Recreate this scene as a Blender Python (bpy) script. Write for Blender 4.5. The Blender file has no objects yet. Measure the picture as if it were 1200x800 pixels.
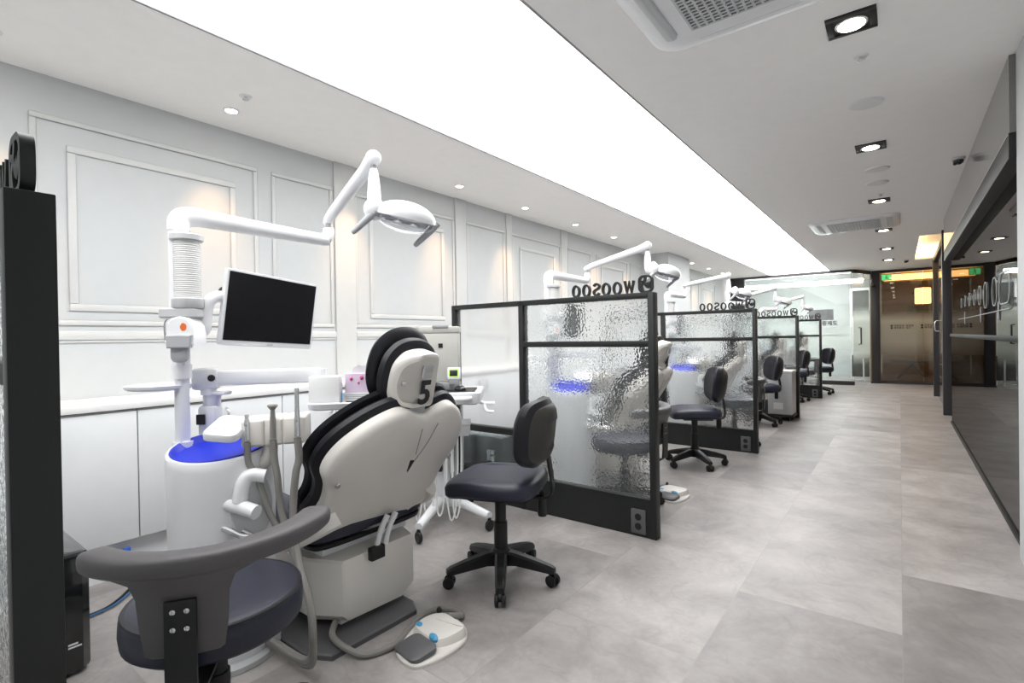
import bpy, bmesh, math, random
from mathutils import Vector, Matrix, Euler
random.seed(7)
PI = math.pi
sc = bpy.context.scene
COL = sc.collection
D = 2.666            # bay spacing
H = 2.64             # ceiling height
R37 = math.radians(37.3)

# ------------------------------------------------------------------ materials
def nodes_of(name):
    m = bpy.data.materials.new(name); m.use_nodes = True
    nt = m.node_tree; nt.nodes.clear()
    out = nt.nodes.new('ShaderNodeOutputMaterial')
    return m, nt, out

def pm(name, col, rough=0.5, metal=0.0, var=0.03, scale=12.0, bump=0.0, bscale=200.0, coat=0.0, spec=0.5):
    m, nt, out = nodes_of(name)
    b = nt.nodes.new('ShaderNodeBsdfPrincipled')
    tc = nt.nodes.new('ShaderNodeTexCoord')
    nz = nt.nodes.new('ShaderNodeTexNoise'); nz.inputs['Scale'].default_value = scale; nz.inputs['Detail'].default_value = 3
    mx = nt.nodes.new('ShaderNodeMix'); mx.data_type = 'RGBA'
    mx.inputs[6].default_value = (*[c * (1 - var) for c in col], 1)
    mx.inputs[7].default_value = (*[min(1, c * (1 + var)) for c in col], 1)
    nt.links.new(tc.outputs['Object'], nz.inputs['Vector'])
    nt.links.new(nz.outputs['Fac'], mx.inputs[0])
    nt.links.new(mx.outputs[2], b.inputs['Base Color'])
    b.inputs['Roughness'].default_value = rough; b.inputs['Metallic'].default_value = metal
    b.inputs['Specular IOR Level'].default_value = spec
    b.inputs['Coat Weight'].default_value = coat
    if bump:
        n2 = nt.nodes.new('ShaderNodeTexNoise'); n2.inputs['Scale'].default_value = bscale; n2.inputs['Detail'].default_value = 2
        bp = nt.nodes.new('ShaderNodeBump'); bp.inputs['Strength'].default_value = bump; bp.inputs['Distance'].default_value = 0.002
        nt.links.new(tc.outputs['Object'], n2.inputs['Vector']); nt.links.new(n2.outputs['Fac'], bp.inputs['Height'])
        nt.links.new(bp.outputs['Normal'], b.inputs['Normal'])
    nt.links.new(b.outputs[0], out.inputs[0])
    return m

def emis(name, col, s):
    m, nt, out = nodes_of(name)
    e = nt.nodes.new('ShaderNodeEmission'); e.inputs[0].default_value = (*col, 1); e.inputs[1].default_value = s
    nt.links.new(e.outputs[0], out.inputs[0]); return m

def glassm(name, rough=0.0, tint=(0.93, 0.97, 0.97), bump=0.0, milk=0.0, ior=1.3, trans=0.0):
    """hammered or satin privacy glass"""
    m, nt, out = nodes_of(name)
    g = nt.nodes.new('ShaderNodeBsdfGlass'); g.inputs['Color'].default_value = (*tint, 1)
    g.inputs['Roughness'].default_value = rough; g.inputs['IOR'].default_value = ior
    last = g.outputs[0]
    if bump:
        tc = nt.nodes.new('ShaderNodeTexCoord')
        nz = nt.nodes.new('ShaderNodeTexNoise'); nz.inputs['Scale'].default_value = 24; nz.inputs['Detail'].default_value = 1.0
        vo = nt.nodes.new('ShaderNodeTexVoronoi'); vo.feature = 'SMOOTH_F1'; vo.inputs['Scale'].default_value = 68
        vo.inputs['Smoothness'].default_value = 0.6
        ad = nt.nodes.new('ShaderNodeMath'); ad.operation = 'ADD'
        bp = nt.nodes.new('ShaderNodeBump'); bp.inputs['Strength'].default_value = 1.0; bp.inputs['Distance'].default_value = bump
        nt.links.new(tc.outputs['Object'], nz.inputs['Vector']); nt.links.new(tc.outputs['Object'], vo.inputs['Vector'])
        ad.operation = 'MULTIPLY_ADD'; ad.inputs[1].default_value = 0.35
        nt.links.new(nz.outputs['Fac'], ad.inputs[0]); nt.links.new(vo.outputs['Distance'], ad.inputs[2])
        nt.links.new(ad.outputs[0], bp.inputs['Height']); nt.links.new(bp.outputs['Normal'], g.inputs['Normal'])
    if milk:
        df = nt.nodes.new('ShaderNodeBsdfDiffuse'); df.inputs[0].default_value = (0.85, 0.88, 0.88, 1)
        tl = nt.nodes.new('ShaderNodeBsdfTranslucent'); tl.inputs[0].default_value = (0.85, 0.9, 0.9, 1)
        a = nt.nodes.new('ShaderNodeMixShader'); a.inputs[0].default_value = 0.6
        nt.links.new(df.outputs[0], a.inputs[1]); nt.links.new(tl.outputs[0], a.inputs[2])
        b = nt.nodes.new('ShaderNodeMixShader'); b.inputs[0].default_value = milk
        nt.links.new(last, b.inputs[1]); nt.links.new(a.outputs[0], b.inputs[2]); last = b.outputs[0]
    nt.links.new(last, out.inputs[0]); return m

def sheetglass(name, tint=(0.9, 0.95, 0.94), refl=0.12, film=None):
    """thin clear sheet: transparent with a mirror share; film = list of (z, opacity, colour) of a frosted printed film"""
    m, nt, out = nodes_of(name)
    t = nt.nodes.new('ShaderNodeBsdfTransparent'); t.inputs[0].default_value = (*tint, 1)
    g = nt.nodes.new('ShaderNodeBsdfGlossy'); g.inputs['Roughness'].default_value = 0.01; g.inputs[0].default_value = (1, 1, 1, 1)
    ge = nt.nodes.new('ShaderNodeNewGeometry'); dt = nt.nodes.new('ShaderNodeVectorMath'); dt.operation = 'DOT_PRODUCT'
    nt.links.new(ge.outputs['Normal'], dt.inputs[0]); nt.links.new(ge.outputs['Incoming'], dt.inputs[1])
    ab = nt.nodes.new('ShaderNodeMath'); ab.operation = 'ABSOLUTE'; nt.links.new(dt.outputs['Value'], ab.inputs[0])
    iv = nt.nodes.new('ShaderNodeMath'); iv.operation = 'SUBTRACT'; iv.inputs[0].default_value = 1.0; nt.links.new(ab.outputs[0], iv.inputs[1])
    fr = nt.nodes.new('ShaderNodeMath'); fr.operation = 'POWER'; fr.inputs[1].default_value = 4.5; nt.links.new(iv.outputs[0], fr.inputs[0])
    ma = nt.nodes.new('ShaderNodeMath'); ma.operation = 'MULTIPLY_ADD'; ma.inputs[1].default_value = 0.8; ma.inputs[2].default_value = 0.035 + refl
    ma.use_clamp = True
    nt.links.new(fr.outputs[0], ma.inputs[0])
    body = t.outputs[0]
    if film:
        tc = nt.nodes.new('ShaderNodeTexCoord'); sp = nt.nodes.new('ShaderNodeSeparateXYZ')
        nt.links.new(tc.outputs['Object'], sp.inputs[0])
        mr = nt.nodes.new('ShaderNodeMapRange'); mr.inputs[1].default_value = film[0][0]; mr.inputs[2].default_value = film[-1][0]
        nt.links.new(sp.outputs['Z'], mr.inputs[0])
        cr = nt.nodes.new('ShaderNodeValToRGB'); el = cr.color_ramp.elements
        z0, z1 = film[0][0], film[-1][0]
        el[0].position = 0.0; el[0].color = (*[film[0][1]] * 3, 1); el[1].position = 1.0; el[1].color = (*[film[-1][1]] * 3, 1)
        for z, o in film[1:-1]:
            e = el.new((z - z0) / (z1 - z0)); e.color = (o, o, o, 1)
        nt.links.new(mr.outputs[0], cr.inputs[0])
        df = nt.nodes.new('ShaderNodeBsdfDiffuse'); df.inputs[0].default_value = (0.78, 0.84, 0.80, 1)
        tl = nt.nodes.new('ShaderNodeBsdfTranslucent'); tl.inputs[0].default_value = (0.8, 0.85, 0.8, 1)
        a = nt.nodes.new('ShaderNodeMixShader'); a.inputs[0].default_value = 0.55
        nt.links.new(df.outputs[0], a.inputs[1]); nt.links.new(tl.outputs[0], a.inputs[2])
        b = nt.nodes.new('ShaderNodeMixShader')
        nt.links.new(cr.outputs[0], b.inputs[0]); nt.links.new(body, b.inputs[1]); nt.links.new(a.outputs[0], b.inputs[2]); body = b.outputs[0]
    mx = nt.nodes.new('ShaderNodeMixShader')
    nt.links.new(ma.outputs[0], mx.inputs[0]); nt.links.new(body, mx.inputs[1]); nt.links.new(g.outputs[0], mx.inputs[2])
    nt.links.new(mx.outputs[0], out.inputs[0]); return m

def floor_mat():
    m, nt, out = nodes_of('stone_tile')
    N = nt.nodes.new; L = nt.links.new
    b = N('ShaderNodeBsdfPrincipled'); tc = N('ShaderNodeTexCoord')
    mp = N('ShaderNodeMapping'); mp.inputs['Rotation'].default_value = (0, 0, PI / 2)   # rows run along the corridor
    mp.inputs['Location'].default_value = (0.0, 0.0, 0)
    L(tc.outputs['Object'], mp.inputs['Vector'])
    br = N('ShaderNodeTexBrick'); br.offset = 0.5; br.inputs['Scale'].default_value = 1.0
    br.inputs['Brick Width'].default_value = 1.26; br.inputs['Row Height'].default_value = 0.61
    br.inputs['Mortar Size'].default_value = 0.0016; br.inputs['Mortar Smooth'].default_value = 0.2
    br.inputs['Color1'].default_value = (0.0, 0.0, 0.0, 1); br.inputs['Color2'].default_value = (1, 1, 1, 1)
    br.inputs['Mortar'].default_value = (0.4, 0.4, 0.4, 1)
    L(mp.outputs[0], br.inputs['Vector'])
    bw = N('ShaderNodeRGBToBW'); L(br.outputs['Color'], bw.inputs[0])
    # clouded stone pattern, shifted per tile
    sc_ = N('ShaderNodeVectorMath'); sc_.operation = 'SCALE'; sc_.inputs['Scale'].default_value = 13.0
    cmb = N('ShaderNodeCombineXYZ'); L(bw.outputs[0], cmb.inputs[2]); L(cmb.outputs[0], sc_.inputs[0])
    ad = N('ShaderNodeVectorMath'); ad.operation = 'ADD'; L(tc.outputs['Object'], ad.inputs[0]); L(sc_.outputs[0], ad.inputs[1])
    n1 = N('ShaderNodeTexNoise'); n1.inputs['Scale'].default_value = 2.6; n1.inputs['Detail'].default_value = 9; n1.inputs['Roughness'].default_value = 0.62
    n1.inputs['Distortion'].default_value = 0.35
    n2 = N('ShaderNodeTexNoise'); n2.inputs['Scale'].default_value = 38; n2.inputs['Detail'].default_value = 5
    n3 = N('ShaderNodeTexNoise'); n3.inputs['Scale'].default_value = 3.4; n3.inputs['Detail'].default_value = 6; n3.inputs['Distortion'].default_value = 0.9
    for n in (n1, n2, n3): L(ad.outputs[0], n.inputs['Vector'])
    c1 = N('ShaderNodeValToRGB'); e = c1.color_ramp.elements
    e[0].position = 0.30; e[0].color = (0.232, 0.214, 0.206, 1)
    e[1].position = 0.70; e[1].color = (0.440, 0.412, 0.400, 1)
    L(n1.outputs['Fac'], c1.inputs[0])
    # veins
    vr = N('ShaderNodeMapRange'); vr.inputs[1].default_value = 0.47; vr.inputs[2].default_value = 0.5; vr.inputs[3].default_value = 0; vr.inputs[4].default_value = 1
    L(n3.outputs['Fac'], vr.inputs[0])
    vr2 = N('ShaderNodeMapRange'); vr2.inputs[1].default_value = 0.5; vr2.inputs[2].default_value = 0.53; vr2.inputs[3].default_value = 1; vr2.inputs[4].default_value = 0
    L(n3.outputs['Fac'], vr2.inputs[0])
    vm = N('ShaderNodeMath'); vm.operation = 'MULTIPLY'; L(vr.outputs[0], vm.inputs[0]); L(vr2.outputs[0], vm.inputs[1])
    vs = N('ShaderNodeMath'); vs.operation = 'MULTIPLY'; vs.inputs[1].default_value = 0.22; L(vm.outputs[0], vs.inputs[0])
    m1 = N('ShaderNodeMix'); m1.data_type = 'RGBA'; m1.blend_type = 'MULTIPLY'
    m1.inputs[7].default_value = (0.62, 0.60, 0.58, 1)
    L(vs.outputs[0], m1.inputs[0]); L(c1.outputs[0], m1.inputs[6])
    # fine grain
    g = N('ShaderNodeMapRange'); g.inputs[3].default_value = 0.9; g.inputs[4].default_value = 1.1; L(n2.outputs['Fac'], g.inputs[0])
    m2 = N('ShaderNodeVectorMath'); m2.operation = 'MULTIPLY'; L(m1.outputs[2], m2.inputs[0]); L(g.outputs[0], m2.inputs[1])
    # per tile tone
    t = N('ShaderNodeMapRange'); t.inputs[3].default_value = 0.80; t.inputs[4].default_value = 1.16; L(bw.outputs[0], t.inputs[0])
    m3 = N('ShaderNodeVectorMath'); m3.operation = 'MULTIPLY'; L(m2.outputs[0], m3.inputs[0]); L(t.outputs[0], m3.inputs[1])
    mo = N('ShaderNodeMix'); mo.data_type = 'RGBA'; mo.inputs[7].default_value = (0.30, 0.29, 0.28, 1)
    ms = N('ShaderNodeMath'); ms.operation = 'MULTIPLY'; ms.inputs[1].default_value = 0.55; L(br.outputs['Fac'], ms.inputs[0])
    L(ms.outputs[0], mo.inputs[0]); L(m3.outputs[0], mo.inputs[6])
    L(mo.outputs[2], b.inputs['Base Color'])
    rr = N('ShaderNodeMapRange'); rr.inputs[3].default_value = 0.34; rr.inputs[4].default_value = 0.5; L(n1.outputs['Fac'], rr.inputs[0])
    L(rr.outputs[0], b.inputs['Roughness'])
    bp = N('ShaderNodeBump'); bp.inputs['Strength'].default_value = 0.15; bp.inputs['Distance'].default_value = 0.002
    L(n1.outputs['Fac'], bp.inputs['Height']); L(bp.outputs['Normal'], b.inputs['Normal'])
    L(b.outputs[0], out.inputs[0]); return m

M = dict(
    wall=pm('wall_paint', (0.565, 0.585, 0.59), 0.6, bump=0.05),
    ceil=pm('ceiling_paint', (0.95, 0.935, 0.92), 0.8),
    trim=pm('moulding_paint', (0.61, 0.62, 0.615), 0.45),
    cab=pm('cabinet_laminate', (0.78, 0.80, 0.815), 0.25),
    top=pm('worktop_stone', (0.85, 0.85, 0.84), 0.25),
    dark=pm('charcoal_frame', (0.012, 0.0138, 0.0135), 0.48, bump=0.05, spec=0.4),
    darkpost=pm('dark_steel', (0.028, 0.026, 0.030), 0.4),
    white=pm('white_plastic', (0.82, 0.83, 0.85), 0.28, coat=0.2),
    cream=pm('warm_white_shell', (0.72, 0.69, 0.65), 0.38),
    lgrey=pm('light_grey_plastic', (0.55, 0.56, 0.57), 0.4),
    grey=pm('grey_plastic', (0.30, 0.30, 0.31), 0.45),
    handle=pm('grey_handle', (0.42, 0.43, 0.45), 0.4),
    leather=pm('black_leather', (0.012, 0.012, 0.017), 0.42, bump=0.12, bscale=350, spec=0.35),
    leather2=pm('navy_vinyl', (0.018, 0.020, 0.036), 0.40, bump=0.12, bscale=350, spec=0.4),
    pu=pm('grey_polyurethane', (0.090, 0.085, 0.088), 0.52, bump=0.1, bscale=300),
    black=pm('black_plastic', (0.012, 0.012, 0.013), 0.42, spec=0.35),
    gloss=pm('gloss_black', (0.012, 0.013, 0.014), 0.10, coat=0.6),
    screen=pm('screen_black', (0.006, 0.006, 0.008), 0.25),
    steel=pm('polished_steel', (0.70, 0.70, 0.71), 0.22, metal=1.0),
    hose=pm('grey_hose', (0.24, 0.23, 0.215), 0.5, bump=0.0),
    whose=pm('white_hose', (0.70, 0.71, 0.71), 0.4),
    foot=pm('dark_plate', (0.10, 0.10, 0.105), 0.45),
    beige=pm('beige_plastic', (0.50, 0.495, 0.46), 0.45),
    blue=pm('blue_glass', (0.012, 0.03, 0.50), 0.42),
    bluebtn=pm('blue_button', (0.08, 0.35, 0.60), 0.35),
    sky=pm('pale_blue_label', (0.12, 0.45, 0.80), 0.5),
    lilac=pm('lilac_carton', (0.70, 0.58, 0.72), 0.55),
    pink=pm('pink_print', (0.65, 0.10, 0.30), 0.6),
    orange=pm('orange_sticker', (0.80, 0.16, 0.03), 0.5),
    paper=pm('white_paper', (0.82, 0.82, 0.82), 0.7),
    ink=pm('black_ink', (0.02, 0.02, 0.022), 0.6),
    redink=pm('red_print', (0.6, 0.05, 0.03), 0.5),
    speak=pm('speaker_cloth', (0.80, 0.79, 0.78), 0.8),
    cup=pm('paper_cup', (0.70, 0.70, 0.69), 0.6),
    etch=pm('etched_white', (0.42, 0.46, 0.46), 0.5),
    brown=pm('brown_panel', (0.30, 0.19, 0.09), 0.5),
    dbrown=pm('dark_brown_panel', (0.10, 0.07, 0.05), 0.5),
    refl=pm('lamp_reflector', (0.45, 0.46, 0.50), 0.2, metal=0.7),
    floor=floor_mat(),
    panel=emis('stretch_ceiling_glow', (1.0, 1.0, 1.0), 4.2),
    spot=emis('downlight_glow', (1.0, 0.86, 0.66), 16.0),
    spot2=emis('small_spot_glow', (1.0, 0.88, 0.72), 10.0),
    warm=emis('warm_cove_glow', (1.0, 0.66, 0.30), 5.5),
    pend=emis('pendant_glow', (1.0, 0.60, 0.26), 7.0),
    strip=emis('strip_glow', (1.0, 1.0, 1.0), 24.0),
    exit=emis('exit_green_glow', (0.12, 0.9, 0.42), 2.0),
    green=emis('green_display_rim', (0.45, 0.75, 0.15), 0.9),
    gl_hammer=glassm('hammered_glass', rough=0.02, bump=0.0021, milk=0.05, tint=(0.99, 1.0, 1.0)),
    gl_satin=glassm('satin_glass', rough=0.20, bump=0.0, milk=0.06, tint=(1.0, 1.0, 1.0), ior=1.2),
    gl_low=glassm('ribbed_glass', rough=0.10, bump=0.0012, milk=0.04),
    gl_clear=sheetglass('clear_sheet_glass', refl=0.04),
    gl_lens=sheetglass('lamp_lens', (0.92, 0.93, 0.95), refl=0.10),
    gl_far=sheetglass('far_glass_wall', (0.94, 0.98, 0.97), refl=-0.02, film=[(0.0, 0.02), (0.45, 0.05), (0.95, 0.40), (1.3, 0.30), (2.0, 0.05)]),
    gl_door=sheetglass('far_glass_door', (0.94, 0.98, 0.97), refl=0.0, film=[(0.0, 0.03), (0.45, 0.06), (0.85, 0.75), (1.45, 0.80), (1.8, 0.10), (2.4, 0.04)]),
    gl_amber=sheetglass('lobby_glass', (0.62, 0.56, 0.46), refl=0.03, film=[(0.0, 0.01), (0.45, 0.03), (0.95, 0.42), (1.45, 0.50), (1.68, 0.08), (2.4, 0.01)]),
)
def mirror_mat(name, a, b_):
    m, nt, out = nodes_of(name)
    b = nt.nodes.new('ShaderNodeBsdfGlossy')
    tc = nt.nodes.new('ShaderNodeTexCoord'); nz = nt.nodes.new('ShaderNodeTexNoise'); nz.inputs['Scale'].default_value = 0.7
    cr = nt.nodes.new('ShaderNodeValToRGB')
    cr.color_ramp.elements[0].color = (a, a * 0.98, a * 0.98, 1); cr.color_ramp.elements[1].color = (b_, b_ * 0.98, b_ * 0.98, 1)
    nt.links.new(tc.outputs['Object'], nz.inputs[0]); nt.links.new(nz.outputs[0], cr.inputs[0]); nt.links.new(cr.outputs[0], b.inputs['Color'])
    b.inputs['Roughness'].default_value = 0.012
    nt.links.new(b.outputs[0], out.inputs[0]); return m
M['mirror'] = mirror_mat('tinted_mirror_glass', 0.24, 0.27)
M['mirror2'] = mirror_mat('grey_mirror_glass', 0.34, 0.37)

# ------------------------------------------------------------------ geometry helpers
def frame_from(z, hint=None):
    z = Vector(z).normalized()
    h = Vector(hint) if hint else (Vector((0, 0, 1)) if abs(z.z) < 0.9 else Vector((1, 0, 0)))
    x = h.cross(z).normalized(); y = z.cross(x)
    return x, y, z

def spline(pts, n=8, closed=True):
    """Catmull-Rom through pts"""
    P = [Vector(p) for p in pts]; k = len(P); out = []
    segs = k if closed else k - 1
    for i in range(segs):
        if closed: a, b, c, d = P[(i - 1) % k], P[i], P[(i + 1) % k], P[(i + 2) % k]
        else: a, b, c, d = P[max(i - 1, 0)], P[i], P[i + 1], P[min(i + 2, k - 1)]
        for j in range(n):
            t = j / n
            out.append(0.5 * ((2 * b) + (c - a) * t + (2 * a - 5 * b + 4 * c - d) * t * t + (3 * b - a - 3 * c + d) * t ** 3))
    if not closed: out.append(P[-1])
    return out

def rrect(w, h, r, n=5):
    o = []
    for cx, cy, a0 in ((w / 2 - r, h / 2 - r, 0), (-w / 2 + r, h / 2 - r, PI / 2), (-w / 2 + r, -h / 2 + r, PI), (w / 2 - r, -h / 2 + r, 1.5 * PI)):
        for i in range(n + 1):
            a = a0 + PI / 2 * i / n; o.append((cx + r * math.cos(a), cy + r * math.sin(a)))
    return o

class MB:
    def __init__(s): s.bm = bmesh.new()
    def _merge(s, b2, mat=None):
        if mat is not None: bmesh.ops.transform(b2, matrix=mat, verts=b2.verts)
        vm = {}
        for v in b2.verts: vm[v] = s.bm.verts.new(v.co)
        for f in b2.faces:
            try: s.bm.faces.new([vm[v] for v in f.verts])
            except ValueError: pass
        b2.free(); return s
    def box(s, c, size, bev=0.0, rot=None, seg=2):
        b = bmesh.new(); bmesh.ops.create_cube(b, size=1.0)
        bmesh.ops.transform(b, matrix=Matrix.Diagonal((*size, 1)), verts=b.verts)
        if bev: bmesh.ops.bevel(b, geom=b.edges[:], offset=bev, segments=seg, profile=0.5, affect='EDGES')
        m = Matrix.Translation(Vector(c))
        if rot is not None: m = m @ (rot.to_matrix().to_4x4() if isinstance(rot, Euler) else Matrix(rot).to_4x4())
        return s._merge(b, m)
    def bx(s, lo, hi, bev=0.0):
        lo, hi = Vector(lo), Vector(hi)
        return s.box((lo + hi) / 2, [abs(x) for x in (hi - lo)], bev)
    def rings(s, rings, cap=True, closed=True):
        R = [[s.bm.verts.new(p) for p in r] for r in rings]; n = len(R[0])
        for a, b in zip(R, R[1:]):
            for i in range(n if closed else n - 1):
                j = (i + 1) % n
                s.bm.faces.new((a[i], a[j], b[j], b[i]))
        if cap:
            s.bm.faces.new(list(reversed(R[0]))); s.bm.faces.new(R[-1])
        return s
    def tube(s, pts, r, n=12, smooth=0, cap=True, squash=1.0, hint=None):
        """swept round tube; r number or list of radii"""
        P = [Vector(p) for p in pts]
        rr = list(r) if isinstance(r, (list, tuple)) else [r] * len(P)
        if smooth:
            Q = spline(P, smooth, False)
            rs = []
            for i in range(len(P) - 1):
                for j in range(smooth): rs.append(rr[i] + (rr[i + 1] - rr[i]) * j / smooth)
            rs.append(rr[-1]); P, rr = Q, rs
        x = None; rings = []
        for i, p in enumerate(P):
            t = (P[min(i + 1, len(P) - 1)] - P[max(i - 1, 0)]).normalized()
            if x is None: x, y, _ = frame_from(t, hint)
            else:
                x = (x - t * x.dot(t)).normalized(); y = t.cross(x)
            rings.append([p + rr[i] * (math.cos(2 * PI * k / n) * x + squash * math.sin(2 * PI * k / n) * y) for k in range(n)])
        return s.rings(rings, cap)
    def cyl(s, a, b, r, r2=None, n=20): return s.tube([a, b], [r, r if r2 is None else r2], n)
    def lathe(s, prof, c=(0, 0, 0), axis=(0, 0, 1), n=28, sx=1.0, sy=1.0, xdir=None):
        """prof: (radius, height) from bottom to top, closed with caps"""
        x, y, z = frame_from(axis, None); c = Vector(c)
        if xdir is not None:
            x = Vector(xdir).normalized(); y = z.cross(x)
        rings = [[c + z * h + sx * r * math.cos(2 * PI * k / n) * x + sy * r * math.sin(2 * PI * k / n) * y for k in range(n)] for r, h in prof]
        return s.rings(rings, True)
    def slab(s, outline, o, ua, ub, layers, warp=None):
        """outline (a,b) closed, counter-clockwise about un=ua x ub; layers = [(height along un, inset)]"""
        o, ua, ub = Vector(o), Vector(ua).normalized(), Vector(ub).normalized(); un = ua.cross(ub)
        P = [Vector((p[0], p[1])) for p in outline]; n = len(P)
        area = sum(P[i].x * P[(i + 1) % n].y - P[(i + 1) % n].x * P[i].y for i in range(n))
        if area < 0: P.reverse()
        nor = []
        for i in range(n):
            t = P[(i + 1) % n] - P[i - 1]
            nor.append(Vector((t.y, -t.x)).normalized())
        rings = []
        for h, ins in layers:
            ring = []
            for p, q in zip(P, nor):
                a = p - q * ins; z = h + (warp(a.x, a.y) if warp else 0)
                ring.append(o + ua * a.x + ub * a.y + un * z)
            rings.append(ring)
        return s.rings(rings, True)
    def ribbon(s, pts, w, o, ua, ub, t0, t1, closed=False):
        """stroke of width w along 2D pts, extruded t0..t1 along ua x ub"""
        o, ua, ub = Vector(o), Vector(ua), Vector(ub); un = ua.cross(ub)
        P = [Vector((p[0], p[1])) for p in pts]; n = len(P); L_, R_ = [], []
        for i in range(n):
            a = P[i - 1] if (closed or i) else P[i]; b = P[(i + 1) % n] if (closed or i < n - 1) else P[i]
            t1_, t2_ = (P[i] - a), (b - P[i])
            if t1_.length < 1e-9: t1_ = t2_
            if t2_.length < 1e-9: t2_ = t1_
            t1_.normalize(); t2_.normalize(); t = (t1_ + t2_)
            t = t.normalized() if t.length > 1e-6 else t1_
            k = 1 / max(0.45, t.dot(t1_)); q = Vector((t.y, -t.x)) * (w / 2 * k)
            L_.append(P[i] - q); R_.append(P[i] + q)
        f = lambda p, z: o + ua * p.x + ub * p.y + un * z
        rings = [[f(l, t0), f(r, t0), f(r, t1), f(l, t1)] for l, r in zip(L_, R_)]
        if closed:
            rings.append(rings[0]); return s.rings(rings, False)
        return s.rings(rings, True)
    def ball(s, c, rx, ry=None, rz=None, n=20, m=12, rot=None):
        ry = rx if ry is None else ry; rz = rx if rz is None else rz
        b = bmesh.new(); bmesh.ops.create_uvsphere(b, u_segments=n, v_segments=m, radius=1.0)
        mt = Matrix.Translation(Vector(c))
        if rot is not None: mt = mt @ rot.to_matrix().to_4x4()
        return s._merge(b, mt @ Matrix.Diagonal((rx, ry, rz, 1)))
    def build(s, name, mat, parent=None, ang=35, weld=True):
        bm = s.bm
        if weld: bmesh.ops.remove_doubles(bm, verts=bm.verts, dist=1e-5)
        bmesh.ops.recalc_face_normals(bm, faces=bm.faces)
        off = Vector((0, 0, 0)); q = parent
        while q is not None: off += q.location; q = q.parent
        bmesh.ops.translate(bm, vec=-off, verts=bm.verts)
        me = bpy.data.meshes.new(name); bm.to_mesh(me); bm.free()
        me.materials.append(mat)
        me.shade_smooth(); me.set_sharp_from_angle(angle=math.radians(ang))
        o = bpy.data.objects.new(name, me); COL.objects.link(o)
        if parent is not None: o.parent = parent
        return o

def tag(o, label=None, cat=None, group=None, kind=None):
    if label: o['label'] = label
    if cat: o['category'] = cat
    if group: o['group'] = group
    if kind: o['kind'] = kind
    return o
def thing(name, label, cat, loc=(0, 0, 0), group=None):
    o = bpy.data.objects.new(name, None); o.empty_display_size = 0.1; COL.objects.link(o); o.location = loc
    return tag(o, label, cat, group)
def copy_tree(o, parent=None):
    c = o.copy(); COL.objects.link(c)
    if parent is not None: c.parent = parent
    for ch in list(o.children): copy_tree(ch, c)
    return c
def dup(root, off, label=None, rot=0.0, group=None):
    c = copy_tree(root); c.location = root.location + Vector(off); c.rotation_euler = (0, 0, root.rotation_euler.z + rot)
    if label: c['label'] = label
    if group: c['group'] = group
    return c
def struct(name, mb, mat, parent=None):
    o = mb.build(name, mat, parent)
    if parent is None: o['kind'] = 'structure'
    return o
def textmesh(name, body, size, mat, o, ua, ub, depth, parent, align='LEFT', bold=0.0):
    """lettering as a mesh: ua = reading direction, ub = up"""
    cu = bpy.data.curves.new(name + '_curve', 'FONT'); cu.body = body; cu.size = size; cu.extrude = depth / 2
    cu.align_x = align; cu.resolution_u = 3; cu.offset = bold
    t = bpy.data.objects.new('tmp_text', cu); COL.objects.link(t)
    dg = bpy.context.evaluated_depsgraph_get(); dg.update()
    me = bpy.data.meshes.new_from_object(t.evaluated_get(dg))
    bpy.data.objects.remove(t)
    ua, ub = Vector(ua).normalized(), Vector(ub).normalized(); un = ua.cross(ub)
    off = Vector((0, 0, 0)); q = parent
    while q is not None: off += q.location; q = q.parent
    mt = Matrix.Translation(Vector(o) - off) @ Matrix((ua, ub, un)).transposed().to_4x4()
    me.transform(mt); me.materials.clear(); me.materials.append(mat)
    ob = bpy.data.objects.new(name, me); COL.objects.link(ob); ob.parent = parent
    return ob
UX, UY, UZ = Vector((1, 0, 0)), Vector((0, 1, 0)), Vector((0, 0, 1))
# ------------------------------------------------------------------ setting
struct('floor', MB().bx((-3.75, -3.0, -0.08), (3.0, 19.0, 0.0)), M['floor'])
cb = MB()
LX0, LX1, LYE = -2.55, -1.266, 13.93
for lo, hi in (((-3.75, -3), (LX0, LYE)), ((LX1, -3), (0.25, 19)), ((0.25, -3), (3.0, 9.84)), ((0.25, 13.0), (3.0, 19)),
               ((2.2, 9.84), (3.0, 13.0)), ((-3.75, LYE), (LX1, 19)), ((LX0, -3), (LX1, -2.4))):
    cb.bx((lo[0], lo[1], H), (hi[0], hi[1], H + 0.12))
cb.bx((0.25, 9.84, H + 0.26), (2.2, 13.0, H + 0.30))            # raised lit recess over the lobby doorway
for lo, hi in (((0.21, 9.8), (0.25, 13.04)), ((2.2, 9.8), (2.24, 13.04)), ((0.21, 9.8), (2.24, 9.84)), ((0.21, 13.0), (2.24, 13.04))):
    cb.bx((lo[0], lo[1], H + 0.12), (hi[0], hi[1], H + 0.30))
struct('ceiling', cb, M['ceil'])
WX = -3.61
struct('wall_left', MB().bx((WX - 0.12, -3.0, 0), (WX, 14.0, H)), M['wall'])
struct('wall_back', MB().bx((-3.75, -3.1, 0), (3.0, -3.0, H)), M['wall'])
struct('wall_right', MB().bx((0.60, -3.0, 0), (0.72, 3.4, H)), M['wall'])
struct('pillar', MB().bx((0.492, 3.3, 0), (0.76, 3.72, H), 0.004), M['wall'])
struct('wall_pier', MB().bx((WX, 8.65, 0), (-3.17, 9.75, H)), M['wall'])
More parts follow.
